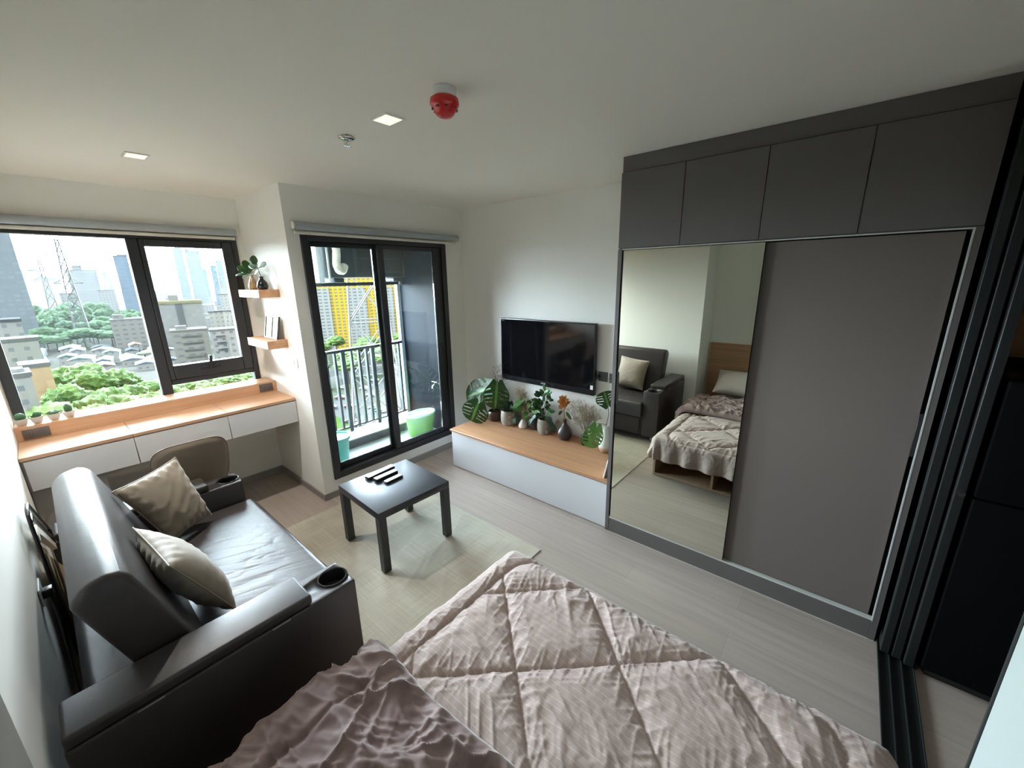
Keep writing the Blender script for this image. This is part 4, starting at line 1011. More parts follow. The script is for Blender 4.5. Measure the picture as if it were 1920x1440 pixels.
# ------------------------------------------------------------------ balcony things
t = thing('balcony_railing', 'dark metal balcony railing with upright flat bars', 'railing', (2.4, 3.945, .18))
b = B(); box(b, 1.657, 3.094, 3.918, 3.972, 1.095, 1.125, .004); part('top_rail', b, rail_m, t)
b = B(); box(b, 1.657, 3.094, 3.930, 3.960, .222, .242, .003); part('bottom_rail', b, rail_m, t)
for k, x in enumerate((1.74, 1.85, 1.96, 2.05, 2.15, 2.245, 2.335, 2.435, 2.525, 2.615, 2.695, 2.825, 2.935, 3.05)):
    wide = k in (2, 6, 10)
    b = B(); box(b, x-(.022 if wide else .012), x+(.022 if wide else .012), 3.925, 3.965, .242, 1.095, .002, 1); part('baluster', b, rail_m, t)
for x in (1.96, 2.335, 2.695):
    b = B(); box(b, x-.02, x+.02, 3.93, 3.96, .181, .222); part('foot_bracket', b, rail_m, t)
t = thing('air_conditioner', 'grey outdoor air conditioner unit hung above the balcony', 'air conditioner', (2.7, 3.85, 1.86))
b = B(); box(b, 2.20, 3.08, 3.72, 4.0, 1.872, 2.45, .012); part('casing', b, ac_m, t)
b = B(); box(b, 2.53, 3.03, 3.714, 3.7195, 1.93, 2.42); part('coil_fins', b, ac_dark, t)
b = B()
for z in (1.925, 2.065, 2.205, 2.345): box(b, 2.51, 3.05, 3.705, 3.7135, z-.007, z+.007)
for x in (2.515, 2.70, 2.87, 3.045): box(b, x-.007, x+.007, 3.704, 3.7135, 1.92, 2.42)
part('guard_grille', b, ac_m, t)
b = B(); box(b, 2.10, 2.155, 3.74, 3.99, 1.83, H-.002, .003); box(b, 2.185, 2.199, 3.70, 3.72, 1.84, 2.45); part('side_bracket', b, M('pale steel', (.50, .55, .56), .4), t)
b = B(); box(b, 2.0, 3.138, 3.88, 3.92, 1.79, 1.825, .003); box(b, 3.085, 3.125, 3.84, 3.90, 1.79, H-.002, .003); box(b, 2.03, 2.07, 3.88, 3.92, 1.825, H-.002, .003); part('hanging_frame', b, rail_m, t)
for x in (2.30, 2.98):
    b = B(); box(b, x-.05, x+.05, 3.74, 3.98, 1.826, 1.871, .003); part('mounting_foot', b, rail_m, t)
b = B(); pts = [(2.27, 3.68, 2.50), (2.27, 3.67, 2.12), (2.25, 3.66, 2.00), (2.27, 3.665, 1.945), (2.32, 3.69, 1.94), (2.36, 3.72, 1.99)]
fine = []
for i in range(len(pts)-1):
    for k in range(14): fine.append(mlerp(pts[i], pts[i+1], k/14))
tube(b, fine, [.036+.004*(i % 2) for i in range(len(fine))], 14); part('drain_hose', b, hose_m, t)
b = B(); box(b, 2.05, 3.12, 3.62, 3.665, 2.16, 2.20, .003); part('front_bar', b, rail_m, t)
# mop bucket
t = thing('mop_bucket', 'lime green oval mop bucket with wringer on the balcony', 'bucket', (2.93, 3.46, .08))
def oval(b, c, prof, ax, ay, n=36, mi=0):
    rings = [[b.verts.new((c[0]+ax*r*math.cos(2*pi*k/n), c[1]+ay*r*math.sin(2*pi*k/n), c[2]+z)) for k in range(n)] for r, z in prof]
    for i in range(len(rings)-1):
        for k in range(n):
            f = b.faces.new((rings[i][k], rings[i][(k+1) % n], rings[i+1][(k+1) % n], rings[i+1][k])); f.tag = True; f.material_index = mi
    b.faces.new(rings[0][::-1]); b.faces.new(rings[-1])
bc = (2.935, 3.455, .0805)
b = B(); oval(b, bc, [(.78, 0), (.80, .004), (.97, .235), (.985, .250), (.95, .250), (.93, .235), (.78, .012)], .195, .125); part('tub', b, lime_m, t)
b = B(); oval(b, bc, [(.955, .238), (1.03, .240), (1.04, .254), (.985, .260), (.93, .256), (.93, .240)], .195, .125); part('rim', b, mint_m, t)
b = B(); lathe(b, [(.060, .13), (.072, .262), (.088, .268), (.088, .260), (.078, .256), (.066, .15), (.02, .14)], (2.845, 3.445, .08), 28); part('wringer_basket', b, mint_m, t)
t = thing('waste_bucket', 'teal plastic bucket standing behind the balcony door frame', 'bucket', (1.86, 3.45, .08))
c = (1.915, 3.43, .0805)
b = B(); lathe(b, [(.085, 0), (.088, .004), (.112, .285), (.114, .290), (.108, .290), (.083, .010)], c, 32); part('tub', b, teal_m, t)
b = B(); lathe(b, [(.113, .268), (.124, .270), (.126, .296), (.113, .300), (.108, .290)], c, 32); part('rim', b, teal_m, t)
b = B(); tube(b, [(c[0]+.118*math.cos(a), c[1]+.118*math.sin(a)*.5-.03, c[2]+.285+.05*abs(math.sin(a))) for a in np.linspace(pi*.05, pi*.95, 14)], .004, 6); part('handle', b, mint_m, t)
t = thing('water_tap', 'small chrome tap on the dark blue balcony wall', 'tap', (3.139, 3.34, .66))
b = B(); lathe(b, [(.018, -.003), (.012, -.02), (.010, -.06)], (3.139, 3.34, .66), 14, axis='x'); tube(b, [(3.08, 3.34, .66), (3.06, 3.34, .655), (3.05, 3.34, .625)], .009, 10); part('spout', b, chrome, t)
b = B(); tube(b, [(3.085, 3.34, .66), (3.085, 3.34, .69)], .005, 8); tube(b, [(3.085, 3.30, .694), (3.085, 3.38, .694)], .006, 8); part('handle', b, chrome, t)
t = thing('clothes_rack', 'folded white wire rack leaning beside the lime mop bucket', 'rack', (3.1, 3.22, .08))
b = B()
for y in (3.17, 3.20, 3.23, 3.26): tube(b, [(3.115, y, .082), (3.128, y, .36)], .004, 6)
part('wire', b, white_pl, t)
b = B(); tube(b, [(3.114, 3.155, .082), (3.130, 3.155, .38), (3.130, 3.275, .38), (3.114, 3.275, .082)], .006, 8); part('frame', b, white_pl, t)

# ------------------------------------------------------------------ the city outside (far below and beyond the windows)
GZ = -44.4
ground_m = M('pale dusty ground', (.058, .055, .05), .9, spec=0, nz=((.03, .03, .03), (.034, .042, .026), .45, .6))
lawn_m = M('scrub grass', (.026, .05, .012), .9, spec=0, nz=((.3, .3, .3), (.04, .07, .016), .4, .6))
b = B(); box(b, -700, 1500, 30, 4200, GZ-2, GZ); struct('ground', b, ground_m)
b = B(); box(b, -22, 62, 100, 205, GZ, GZ+.3); o = single('scrub', 'low green scrub on the ground below the desk window', 'scrub', b, lawn_m, (20, 150, GZ), smooth=False); o['kind'] = 'stuff'
b = B(); prism(b, [(30, 95), (110, 80), (190, 215), (150, 240), (95, 150)], 'z', GZ, GZ+.15); struct('road', b, M('pale concrete road', (.075, .075, .072), .9, spec=.0))
def uvbox(b, cx, cy, w, d, z0, z1, ang, mi_side=0, mi_top=1):
    a = math.radians(ang); ca, sa = math.cos(a), math.sin(a); lay = uvl(b)
    def P(x, y, z): return (cx+x*ca-y*sa, cy+x*sa+y*ca, z)
    q = [(-w/2, 0), (w/2, 0), (w/2, d), (-w/2, d)]
    lo = [b.verts.new(P(x, y, z0)) for x, y in q]; hi = [b.verts.new(P(x, y, z1)) for x, y in q]
    ln = [w, d, w, d]
    for i in range(4):
        j = (i+1) % 4; f = b.faces.new((lo[i], lo[j], hi[j], hi[i])); f.material_index = mi_side; f.tag = True
        for lp, uvv in zip(f.loops, ((0, 0), (ln[i], 0), (ln[i], z1-z0), (0, z1-z0))): lp[lay].uv = uvv
    f = b.faces.new(hi); f.material_index = mi_top; f.tag = True; b.faces.new(lo[::-1]).tag = True
    return P
roof_w = M('pale roof', (.085, .086, .086), .8, spec=.0)
roof_g = M('grey roof', (.05, .054, .058), .8, spec=.0)
roof_y = M('pale yellow roof edge', (.12, .115, .055), .8, spec=.0)
def fac(n, wall, win, bw, rh, mo, off=0): return facade(n, wall, win, bw, rh, mo, off)
F = {
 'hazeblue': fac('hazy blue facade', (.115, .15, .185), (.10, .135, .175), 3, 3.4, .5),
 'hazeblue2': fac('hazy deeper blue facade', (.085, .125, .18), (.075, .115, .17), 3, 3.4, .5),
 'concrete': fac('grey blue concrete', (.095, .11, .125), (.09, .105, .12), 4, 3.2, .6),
 'white': fac('white banded facade', (.17, .175, .18), (.145, .155, .165), 40, 3.0, 1.0),
 'blue': fac('blue glass facade', (.085, .12, .165), (.06, .09, .13), 6.5, 1.9, .45),
 'twin': fac('pale tower facade', (.16, .18, .185), (.09, .125, .145), 30, 2.1, .65),
 'low': fac('low white facade', (.165, .165, .165), (.09, .095, .105), 3.2, 3.2, .95),
 'grey': fac('plain grey wall', (.125, .128, .125), (.12, .123, .12), 3, 3, .2),
 'apt': fac('weathered flats facade', (.135, .13, .12), (.075, .078, .085), 4.4, 3.3, 1.05),
 'aptw': fac('white flats facade', (.18, .18, .18), (.08, .085, .095), 3.6, 3.3, 1.05),
 'car': fac('yellow car park facade', (.32, .21, .015), (.10, .095, .08), 3.0, 2.1, .55),
 'carw': fac('white car park facade', (.19, .19, .18), (.085, .085, .085), 3.4, 2.1, .6),
 'house': fac('white house wall', (.185, .185, .18), (.10, .11, .12), 3.0, 3.0, .95),
}
FOOT = []
def clash(x, y, r): return any(math.hypot(x-a, y-c) < r+q for a, c, q in FOOT)
def building(label, cx, cy, w, d, top, ang, f, roof=roof_w, cap=None, name='building', group=None, extra=None):
    t = thing(name, label, 'building', (cx, cy, GZ), group); aa = math.radians(ang)
    FOOT.append((cx-math.sin(aa)*d/2, cy+math.cos(aa)*d/2, math.hypot(w, d)/2))
    b = B(); P = uvbox(b, cx, cy, w, d, GZ, top, ang); part('walls', b, [F[f], roof], t, smooth=False)
    b = B(); uvbox(b, P(0, -.25, 0)[0], P(0, -.25, 0)[1], w+.5, d+.5, top, top+.9, ang, 0, 0); part('roof', b, roof, t, smooth=False)
    if cap:
        fx, fw, hh = cap; b = B(); q = P(fx*w, d*.25, 0); uvbox(b, q[0], q[1], fw*w, d*.5, top+.9, top+hh, ang); part('rooftop_block', b, [F[f], roof], t, smooth=False)
    if extra: extra(t, P)
    return t
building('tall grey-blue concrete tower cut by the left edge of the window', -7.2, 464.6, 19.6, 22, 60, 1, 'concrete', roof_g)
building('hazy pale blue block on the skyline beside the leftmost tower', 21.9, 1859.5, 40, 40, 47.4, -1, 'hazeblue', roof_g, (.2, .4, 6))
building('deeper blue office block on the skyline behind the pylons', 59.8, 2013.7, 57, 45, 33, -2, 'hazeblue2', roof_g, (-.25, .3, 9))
def slabs(n, w, dz, z0, m, dep=.9):
    def f(t, P):
        for i in range(n):
            b = B(); q = P(0, -dep/2, 0); rotbox(b, (q[0], q[1], z0-i*dz), (w, dep, .5), rz=t['ang']); part('balcony_slab', b, m, t, smooth=False)
    return f
building('wide white slab block with a stepped top left of the blue tower', 56.5, 803.7, 28.4, 25, 21.7, -4, 'white', roof_w, (-.12, .32, 7))
t = building('dark blue balcony tower beside the black window mullion', 76.5, 583.7, 20.7, 18, 30.1, -7, 'blue', roof_g, (.05, .8, 2.2))
a7 = math.radians(-7)
for i in range(17):
    b = B(); z = 27.5-i*3.6; cx = 76.5+math.cos(a7)*4.6+math.sin(a7)*.6; cy = 583.7+math.sin(a7)*4.6-math.cos(a7)*.6
    rotbox(b, (cx, cy, z), (9.5, 1.4, 1.0), rz=a7); part('balcony', b, roof_w, t, smooth=False)
building('low grey office block between white slab and blue tower', 72.1, 771.4, 17, 25, -5.3, -5, 'low', roof_g)
building('small pale block just above the treeline', 31.5, 672.0, 12, 14, -7.0, -2, 'low', roof_w)
t = building('left half of the pale twin tower in the casement window', 186.3, 910.9, 13.0, 20, 61, -12, 'twin', roof_w, (.1, .6, 4))
t = building('right half of the pale twin tower in the casement window', 205.8, 906.6, 20.0, 22, 56, -13, 'twin', roof_w, (-.3, .35, 6))
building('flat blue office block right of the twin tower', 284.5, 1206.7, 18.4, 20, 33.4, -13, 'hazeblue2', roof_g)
building('stepped white tower at the right of the casement window', 211.5, 777.5, 15.0, 16, 36, -15, 'twin', roof_w, (.2, .4, 5))
building('slim hazy blue block against the stepped white tower', 200.5, 781.0, 7.5, 16, 28, -15, 'hazeblue2', roof_g)
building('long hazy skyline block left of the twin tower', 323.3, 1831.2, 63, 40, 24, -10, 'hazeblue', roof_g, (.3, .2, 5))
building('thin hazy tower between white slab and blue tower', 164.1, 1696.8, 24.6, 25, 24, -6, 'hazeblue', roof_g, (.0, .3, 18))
def strip(t, P):
    b = B(); q = P(-1.5, -.3, 0); rotbox(b, (q[0], q[1], (GZ-12.2)/2), (4.4, .5, -12.2-GZ), rz=math.radians(-11)); part('grey_stair_strip', b, roof_g, t, smooth=False)
    b = B(); q = P(0, -.3, 0); rotbox(b, (q[0], q[1], -11.9), (26.6, 1.2, 1.6), rz=math.radians(-11)); part('yellow_parapet', b, roof_y, t, smooth=False)
building('windowless grey block with a pale yellow parapet in the casement window', 76.1, 395.3, 26, 20, -11.5, -11, 'grey', roof_y, (-.15, .22, 5), extra=strip)
def pent(x, w, z, m):
    def f(t, P):
        for zz in z:
            b = B(); q = P(x, -.5, 0); rotbox(b, (q[0], q[1], zz), (w, 1.1, .35), rz=math.radians(-11)); part('awning', b, m, t, smooth=False)
    return f
building('weathered concrete flats low in the casement window', 49.2, 250.7, 14.4, 12, -21.0, -11, 'apt', roof_w, (-.2, .3, 2.5), extra=pent(.5, 8, (-23.2, -26.6, -30, -33.4), roof_w))
building('white flats with dark windows at the right of casement window', 63.6, 247.6, 13.4, 12, -22.0, -14, 'aptw', roof_w, extra=pent(-2.5, 4, (-24.5, -27.9, -31.3), roof_g))
building('white mid-rise block behind the white flats', 124.7, 447.7, 18.5, 16, -8.5, -16, 'house', roof_w)
building('white building with a grey roof right of the grey windowless block', 88.4, 345.1, 15.5, 14, -18.1, -14, 'house', roof_g, (.2, .3, 3))
building('row of grey shophouses beside the black mullion', 46.5, 399.9, 22.5, 16, -22.9, -7, 'apt', roof_w, (-.3, .25, 4))
building('white house with two dark windows at the left window edge', -6.2, 201.1, 8.1, 10, -8.8, 2, 'house', roof_g)
def pool(t, P):
    b = B(); q = P(2.2, 2, 0); rotbox(b, (q[0], q[1], -12.75), (2.2, 4.5, .1), rz=math.radians(1)); part('turquoise_roof_cover', b, M('turquoise cover', (.02, .11, .095), .5), t, smooth=False)
building('white house with a turquoise roof cover at left', -3.4, 185.7, 7.1, 9, -13.7, 1, 'house', roof_w, extra=pool)
F['peach'] = fac('peach plaster', (.26, .19, .12), (.25, .18, .115), 3, 3, .3)
building('pale peach-walled house above the nearest trees', -1.6, 150.0, 4.6, 8, -17.2, 2, 'peach', roof_w)
building('bright white house at the lower left of the window', -5.6, 131.4, 6.4, 8, -16.6, 2, 'house', roof_w, (.2, .4, 1.6))
# yellow car park seen from the balcony
t = building('large yellow and white car park block seen through the balcony door', 145.1, 255.2, 62, 40, 22, -30, 'car', roof_w)
a30 = math.radians(-30)
for fx, wd in ((-24, 11), (-2, 12), (17.5, 8)):
    b = B(); cx = 145.1+math.cos(a30)*fx+math.sin(a30)*.6; cy = 255.2+math.sin(a30)*fx-math.cos(a30)*.6
    uvbox(b, cx, cy, wd, .5, GZ, -2.5, -30); part('white_bay', b, [F['carw'], roof_w], t, smooth=False)
for z in (-4.2, -9, -14, -19):
    pass
# market roofs and low-rise houses
ROOFS = [p for p in [(28.0, 356.0), (33.5, 319.2), (-2.1, 448.1), (46.1, 345.0), (57.7, 440.3), (26.8, 453.0), (26.2, 386.6), (9.1, 357.3), (47.6, 443.4), (38.8, 465.2), (-4.5, 382.9), (10.6, 484.7), (43.6, 314.6), (24.5, 371.2), (51.7, 404.1), (21.2, 481.4), (12.6, 401.1), (-4.1, 412.3), (43.0, 379.4), (14.5, 420.8), (46.4, 472.8), (65.8, 453.2), (32.8, 333.7), (5.9, 385.5), (17.6, 442.2), (-3.0, 370.2), (30.4, 432.6), (51.0, 358.0), (52.4, 370.9), (13.3, 341.7), (14.2, 369.0), (36.5, 351.3), (15.0, 381.6), (31.8, 377.3), (-3.3, 434.3), (38.9, 367.0), (35.6, 402.0), (22, 330), (12, 318), (52, 330), (20, 300), (36, 296), (48, 300)] if p[1] < 425]
rnd = random.Random(77)
rc = [('white', roof_w), ('pale grey', roof_g), ('turquoise', M('turquoise roof', (.018, .09, .08), .5)), ('pale blue', M('pale blue roof', (.035, .07, .11), .5)), ('rust', M('rusty roof', (.08, .05, .035), .7)), ('white', roof_w)]
for i, (x, y) in enumerate(ROOFS):
    if clash(x, y+5, 6): continue
    FOOT.append((x, y+6, 5))
    cn, m = rc[rnd.randrange(6)]; w = rnd.uniform(6, 10); d = rnd.uniform(9, 15); z = GZ+rnd.uniform(3, 5.5); ang = -7+rnd.uniform(-6, 6)
    b = B(); P = uvbox(b, x, y, w, d, GZ, z, ang, 0, 1)
    a = math.radians(ang); q = [P(-w/2-.4, -.4, z), P(w/2+.4, -.4, z), P(w/2+.4, d+.4, z), P(-w/2-.4, d+.4, z)]; r0, r1 = P(0, -.4, z+1.3), P(0, d+.4, z+1.3)
    vq = [b.verts.new(p) for p in q]; v0, v1 = b.verts.new(r0), b.verts.new(r1)
    for fv in ((vq[0], v0, v1, vq[3]), (v0, vq[1], vq[2], v1), (vq[0], vq[1], v0), (vq[3], v1, vq[2]), (vq[3], vq[2], vq[1], vq[0])):
        f_ = b.faces.new(fv); f_.material_index = 1; f_.tag = True
    single('market_shed', f'low market shed with a {cn} roof below the left window', 'shed', b, [F['house'], m], (x, y, GZ), f'{cn} roofed market sheds', smooth=False)
LOWRISE = [(212.8, 952.3), (109.3, 492.1), (213.1, 804.2), (163.2, 623.2), (161.7, 707.1), (128.5, 455.6), (123.7, 775.6), (118.5, 514.6), (171.5, 867.3), (196.1, 1099.1), (238.5, 819.8), (247.5, 1067.2), (205.6, 706.3), (153.9, 833.1), (116.9, 727.2), (121.1, 821.0), (94.3, 529.4), (273.4, 1047.4), (272.7, 925.5), (181.3, 783.1), (158.0, 670.5), (247.5, 963.2), (187.9, 1224.5), (187.2, 680.5), (92.0, 634.5), (182.3, 913.5), (105.0, 575.9), (90.2, 596.7), (155.5, 735.8), (346, 1465), (280, 1403), (312, 1325)]
for i, (x, y) in enumerate(LOWRISE):
    if clash(x, y+8, 11): continue
    FOOT.append((x, y+8, 12))
    w = rnd.uniform(13, 22)*(.8+y/3500); h = rnd.uniform(8, 19); b = B(); uvbox(b, x, y, w, rnd.uniform(12, 20), GZ, GZ+h, -12+rnd.uniform(-8, 8))
    single('low_rise_building', 'low pale building in the hazy district beyond the casement window', 'building', b, [F['low'] if i % 3 else F['house'], (roof_w, roof_g)[i % 2]], (x, y, GZ), 'low pale buildings of the far district', smooth=False)

FOOT += [(24.5, 470, 7), (18, 670, 7)]
# trees
def crown_mesh(seed, sub=4):
    b = B(); bmesh.ops.create_icosphere(b, subdivisions=sub, radius=1)
    off = Vector((seed*7.3, seed*3.1, seed*1.7))
    for v in b.verts:
        p = v.co.normalized(); dd = mnoise.voronoi(p*3.4+off)[0]; d2 = mnoise.voronoi(p*8.5+off)[0]
        r = 1.12-.42*dd[0]-.24*d2[0]+.10*mnoise.noise(p*1.6+off)
        v.co = p*r; v.co.z *= .80
        if v.co.z < -.35: v.co.z = -.35+(v.co.z+.35)*.3
    return b
near_leaf = M('bright green tree leaves', (.040, .080, .014), .7, spec=.2, nz=((.9, .9, .9), (.072, .122, .020), .38, .62, 5), bump=((2.5, 2.5, 2.5), .8, .6))  # bright green leaf colour, mottled at random by noise
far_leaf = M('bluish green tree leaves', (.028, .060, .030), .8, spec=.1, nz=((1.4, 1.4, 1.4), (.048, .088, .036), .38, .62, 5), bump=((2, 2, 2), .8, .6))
trunk_m = M('tree trunk', (.05, .042, .035), .9)
def proto_tree(seed, leafm, lab, grp, loc, r, hgt):
    t = thing('tree', lab, 'tree', (0, 0, 0), grp)
    b = crown_mesh(seed); bmesh.ops.scale(b, vec=(r, r, r), verts=b.verts); bmesh.ops.translate(b, vec=(0, 0, hgt-r*.55), verts=b.verts); part('crown', b, leafm, t, ang=180)
    b = B(); tube(b, [(0, 0, 0), (.1, .05, hgt*.4), (0, 0, hgt-r*.7)], [.45, .36, .25], 8); part('trunk', b, trunk_m, t)
    t.location = loc; return t
def forest(pts, r, leafm, lab, grp, seeds, zscale):
    protos = []; tf = {1: .42, 2: .95, 3: .50}[zscale]
    keep = []
    for p in pts:
        if clash(p[0], p[1], r*tf) : continue
        FOOT.append((p[0], p[1], r*tf)); keep.append(p)
    pts = keep
    for i, (x, y, zt) in enumerate(pts):
        hgt = zt-GZ
        if i < seeds: o = proto_tree(i+int(abs(x))+3, leafm, lab, grp, (x, y, GZ), r, 20); protos.append(o)
        else: o = copy_tree(protos[i % seeds], (x, y, GZ), lab, grp, rz=i*1.9)
        s = rnd.uniform(.85, 1.15); o.scale = (s, s, hgt/20)
NEAR = [(8, 160, -21.8), (12.5, 166, -23), (21, 165, -28), (14, 150, -25.5), (21.5, 150, -28), (-4, 160, -22), (10, 135, -25), (16.5, 126, -28), (1, 136, -23), (33, 158, -30), (45, 152, -30), (40, 170, -30.5), (52, 155, -30), (36, 146, -29.5), (48, 170, -30), (23, 158, -29.5), (26, 134, -29.5)] + [(-.5, 160.7, -21.5), (4, 172, -21.5), (11, 160, -23), (18, 158, -26.5), (25, 172, -31), (-5, 138, -24), (5.5, 135, -24), (13, 131, -26), (19.5, 133, -29), (2, 176, -22), (29, 176, -32), (35, 150, -30), (42, 150, -30), (50, 168, -30), (27, 147, -30), (7.2, 168.2, -20.8), (14.5, 171.5, -25), (21.2, 171.3, -29), (1.8, 146.6, -22.6), (9.0, 143.2, -24.2), (16.8, 144.4, -27.4), (-1.5, 127.8, -23.0), (5.0, 124.6, -24.1), (11.7, 120.1, -26.4), (24.6, 152.0, -29.6), (31.5, 165.6, -30.2), (38.8, 163.7, -30), (46.5, 160.6, -29.4), (22.0, 128.4, -29.8), (29.7, 139.5, -29), (37, 138.4, -28.8), (-6.5, 150, -25), (44, 141, -29)]
NL = [p for p in NEAR if p[0] < 22.5]; NR = [p for p in NEAR if p[0] >= 22.5]
forest(NL, 5.0, near_leaf, 'bright green leafy tree just below the left window pane', 'nearest trees below the desk window', 3, 1)
forest(NR, 5.0, near_leaf, 'bright green leafy tree seen through the low pane under the casement', 'trees in the low window pane', 3, 1)
FAR = [(8, 436, -33), (15, 445, -32), (30, 446, -32), (37, 438, -33), (45, 440, -33), (54, 446, -32), (62, 452, -32), (0, 440, -32), (-8, 446, -31), (12, 462, -30), (34, 468, -30), (44, 486, -28), (28, 485, -28), (18, 500, -27), (68, 480, -29), (60, 525, -25), (42, 520, -26), (12, 530, -25), (30, 560, -22), (45, 560, -22), (64, 560, -23), (10, 560, -22), (70, 540, -25), (-14, 470, -28), (-16, 510, -26), (1.3, 509.1, -25.0), (52.4, 632.1, -18.1), (3.7, 452.6, -27.7), (36.2, 499.0, -28.2), (44.3, 637.4, -17.1), (50.6, 585.6, -21.9), (22.4, 439.9, -29.6), (9.9, 478.7, -27.6), (21.4, 611.4, -18.6), (-7, 559.1, -21.7), (3, 636.8, -16.8), (24.3, 500.7, -26.9), (57.7, 545.8, -23.0), (20.4, 570.3, -22.0), (34.1, 541.6, -24.9), (-6.2, 492.1, -25.8), (7.5, 541.0, -23.1), (36, 600, -20), (12, 590, -20), (48, 520, -26), (-12, 620, -19), (66, 600, -21), (28, 660, -17), (62, 500, -27), (40, 455, -30), (52, 470, -29)]
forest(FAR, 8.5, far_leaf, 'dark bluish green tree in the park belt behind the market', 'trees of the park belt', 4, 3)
MKT = [(31.0, 392, -38.5), (20.8, 350, -39.5), (41.0, 335, -39), (57, 385, -38)]
forest(MKT, 4.4, near_leaf, 'single green tree among the market roofs', 'trees among the market roofs', 2, 2)
MID = [(206.5, 892, -33), (183, 725, -33), (146, 560, -35), (140, 600, -34), (168, 580, -35), (176, 640, -35), (225, 860, -33), (110, 440, -36), (100, 430, -36)]
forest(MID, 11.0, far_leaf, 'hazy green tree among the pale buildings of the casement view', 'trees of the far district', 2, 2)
BAL = [(122.4, 192.5, -33), (88.3, 172.9, -33.3), (80.5, 186.4, -33.4), (100.8, 227.5, -31.7), (112.0, 178.3, -34.4), (116.0, 237.5, -31.0), (103.5, 200, -34.5), (130.8, 226.1, -32.1), (119.9, 212.6, -33), (92, 208, -32), (140, 205, -33), (97, 185, -34.5), (78, 205, -33), (150, 222, -32), (128, 176, -34)]
forest(BAL, 7.5, near_leaf, 'green tree beyond the balcony railing in front of the yellow block', 'trees beyond the balcony', 3, 2)

# summer haze over the city
hz = bpy.data.materials.new('white haze'); hz.use_nodes = True; nt = hz.node_tree; nt.nodes.remove(nt.nodes['Principled BSDF'])
vsn_ = nt.nodes.new('ShaderNodeVolumeScatter'); vsn_.inputs['Color'].default_value = (.88, .95, 1, 1); vsn_.inputs['Density'].default_value = .00005; vsn_.inputs['Anisotropy'].default_value = .2
nt.links.new(vsn_.outputs[0], nt.nodes['Material Output'].inputs['Volume'])
b = B(); box(b, -650, 1450, 206, 4100, GZ-1, 140); o = single('haze', 'thin white haze lying over the distant city', 'haze', b, hz, (300, 1000, GZ), smooth=False); o['kind'] = 'stuff'
# lattice power pylons
def pylon(label, x, y, z0, top, base_w, top_w, nseg, r, arms, m, rz=0):
    b = B(); H_ = top-z0; c, s = math.cos(rz), math.sin(rz)
    def corner(k, f):
        w = (base_w+(top_w-base_w)*f)/2; a = [(-1, -1), (1, -1), (1, 1), (-1, 1)][k % 4]; px, py = a[0]*w, a[1]*w
        return Vector((x+px*c-py*s, y+px*s+py*c, z0+H_*f))
    fs = [1-(1-i/nseg)**1.35 for i in range(nseg+1)]
    for k in range(4): tube(b, [corner(k, 0), corner(k, 1)], r*1.5, 5)
    for i in range(nseg):
        for k in range(4):
            tube(b, [corner(k, fs[i]), corner(k+1, fs[i+1])], r, 4); tube(b, [corner(k+1, fs[i]), corner(k, fs[i+1])], r, 4); tube(b, [corner(k, fs[i+1]), corner(k+1, fs[i+1])], r, 4)
    for f, L in arms:
        for sgn in (-1, 1):
            tip = Vector((x+sgn*L*c, y+sgn*L*s, z0+H_*f))
            for k in ((0, 3) if sgn < 0 else (1, 2)): tube(b, [corner(k, f), tip], r, 4); tube(b, [corner(k, min(1, f+.04)), tip], r, 4)
    return single('power_pylon', label, 'pylon', b, m, (x, y, z0), smooth=False)
steel = M('galvanised steel', (.035, .040, .038), .6)
pylon('tall lattice power pylon standing in the park belt', 24.5, 470, GZ, 36, 9.5, 1.6, 11, .24, ((.97, 4.5), (.86, 8), (.75, 9.5), (.60, 8)), steel, -.1)
pylon('smaller lattice power pylon farther off behind the tall one', 18, 670, GZ, 29, 9, 1.6, 9, .24, ((.95, 8), (.85, 10), (.72, 8)), steel, -.1)
pylon('near lattice pylon crossing the balcony view', 50.0, 84.5, GZ, 26, 13.5, 4.0, 7, .14, ((.9, 7), (.75, 8)), M('pale steel lattice', (.13, .125, .115), .6), -.5)
# parked cars
CARS = [(102.4, 162.6), (82.8, 167.3), (77.5, 171.0), (73.9, 153.4), (56.8, 130.8), (61.7, 123.2), (75.0, 130.3), (65.4, 143.6), (70.2, 139.3), (98.5, 168.0), (61.2, 117.8), (87.4, 158.3), (74.2, 124.8), (66.3, 114.9), (83.7, 146.8), (59.1, 138.2)]
def car_proto(m, lab, grp, loc):
    t = thing('parked_car', lab, 'car', (0, 0, 0), grp)
    b = B(); prism(b, [(-2.1, .35), (2.1, .35), (2.15, .75), (1.2, .92), (.6, 1.4), (-1.0, 1.42), (-1.7, .95), (-2.15, .85)], 'y', -.85, .85, bev=.08, seg=2); part('body', b, m, t)
    b = B(); prism(b, [(1.02, .95), (.55, 1.33), (-.95, 1.35), (-1.5, .98)], 'y', -.87, .87); part('window_band', b, MATS['black plastic'], t)
    for wx in (-1.3, 1.3):
        for wy in (-.8, .8):
            b = B(); lathe(b, [(.30, -.1), (.33, 0), (.30, .1)], (wx, wy, .33), 14, axis='y'); part('wheel', b, MATS['black plastic'], t)
    t.location = loc; t.rotation_euler = (0, 0, 2.1); return t
cm = [('dark grey', M('dark grey car paint', (.03, .03, .033), .3)), ('white', M('white car paint', (.24, .24, .24), .3)), ('red', M('red car paint', (.14, .02, .018), .3))]
cp = {}
for i, (x, y) in enumerate(CARS):
    cn, m = cm[(0, 1, 0, 2, 1)[i % 5]]; lab = f'{cn} car parked on the pale lot below the balcony'; grp = f'{cn} cars on the lot'
    if cn not in cp: cp[cn] = car_proto(m, lab, grp, (x, y, GZ+.15))
    else: o = copy_tree(cp[cn], (x, y, GZ+.15), lab, grp, rz=2.1+rnd.uniform(-.2, .2))


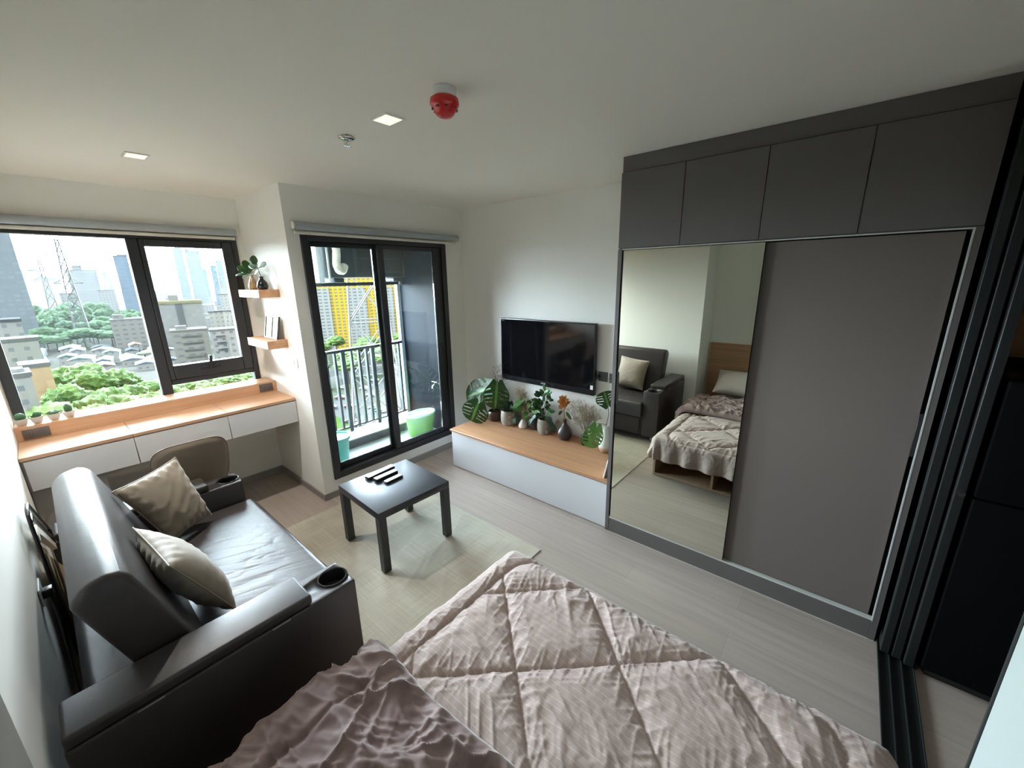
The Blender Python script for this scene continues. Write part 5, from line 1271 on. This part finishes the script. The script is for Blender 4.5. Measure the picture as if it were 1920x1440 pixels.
# ------------------------------------------------------------------ light
SKY = 20.0
w = bpy.data.worlds.new('World'); sc.world = w; w.use_nodes = True
nt = w.node_tree; bg = nt.nodes['Background']; bg.inputs[1].default_value = 1.0
tc = nt.nodes.new('ShaderNodeTexCoord'); sp = nt.nodes.new('ShaderNodeSeparateXYZ'); nt.links.new(tc.outputs['Generated'], sp.inputs[0])
cr = nt.nodes.new('ShaderNodeValToRGB'); cr.color_ramp.interpolation = 'EASE'
def skyc(c, s): return (c[0]*s, c[1]*s, c[2]*s, 1)
el = cr.color_ramp.elements; el[0].position = 0.0; el[0].color = skyc((.90, .97, 1.05), SKY); el[1].position = 1.0; el[1].color = skyc((.55, .75, 1.0), SKY*.12)
e2 = el.new(.45); e2.color = skyc((.84, .94, 1.06), SKY*.60); e3 = el.new(.80); e3.color = skyc((.76, .90, 1.06), SKY*.46)
nt.links.new(sp.outputs[2], cr.inputs[0])
mr = nt.nodes.new('ShaderNodeMapRange'); mr.interpolation_type = 'SMOOTHSTEP'; mr.inputs[1].default_value = -.35; mr.inputs[2].default_value = .45; mr.inputs[3].default_value = .05; mr.inputs[4].default_value = 1.0
nt.links.new(sp.outputs[1], mr.inputs[0])   # the hazy sky is brightest on the window side
nt.links.new(cr.outputs[0], bg.inputs[0]); nt.links.new(mr.outputs[0], bg.inputs[1])
sun = bpy.data.lights.new('sun', 'SUN'); sun.energy = 1.6; sun.angle = math.radians(3); sun.color = (1, .96, .88)
so = bpy.data.objects.new('sun', sun); COL.objects.link(so); so.rotation_euler = Vector((.35, .62, -.72)).to_track_quat('-Z', 'Y').to_euler()
def portal(name, loc, sx, sy, rot):
    l = bpy.data.lights.new(name, 'AREA'); l.shape = 'RECTANGLE'; l.size = sx; l.size_y = sy; l.cycles.is_portal = True
    o = bpy.data.objects.new(name, l); COL.objects.link(o); o.location = loc; o.rotation_euler = rot
portal('window_portal', (.77, YW+.12, 1.58), 1.5, 1.32, (-pi/2, 0, 0))
portal('balcony_portal', (2.38, 4.12, 1.35), 1.6, 2.5, (-pi/2, 0, 0))

# ------------------------------------------------------------------ camera
def cam_matrix(yaw, pitch, roll):
    cy, sy = math.cos(yaw), math.sin(yaw)
    f = Vector((-sy*math.cos(pitch), cy*math.cos(pitch), math.sin(pitch))); r = Vector((cy, sy, 0)); u = r.cross(f)
    c, s = math.cos(roll), math.sin(roll)
    r2 = r*c+u*s; u2 = u*c-r*s
    return Matrix((r2, u2, -f)).transposed().to_4x4()
cam = bpy.data.cameras.new('camera'); cam.sensor_fit = 'HORIZONTAL'; cam.sensor_width = 36; cam.lens = 749.3662*36/1920
cam.clip_start = .02; cam.clip_end = 20000
co = bpy.data.objects.new('camera', cam); COL.objects.link(co)
co.matrix_world = Matrix.Translation((.2408, -.242, 1.8419)) @ cam_matrix(-.8688, -.2592, -.0177)
sc.camera = co

sc.view_settings.view_transform = 'Standard'; sc.view_settings.look = 'None'; sc.view_settings.gamma = 1; sc.view_settings.use_curve_mapping = False
sc.view_settings.exposure = 2.05
sc.cycles.max_bounces = 10; sc.cycles.diffuse_bounces = 9; sc.cycles.glossy_bounces = 5; sc.cycles.transparent_max_bounces = 10
sc.cycles.caustics_reflective = False; sc.cycles.caustics_refractive = False; sc.cycles.sample_clamp_indirect = 6
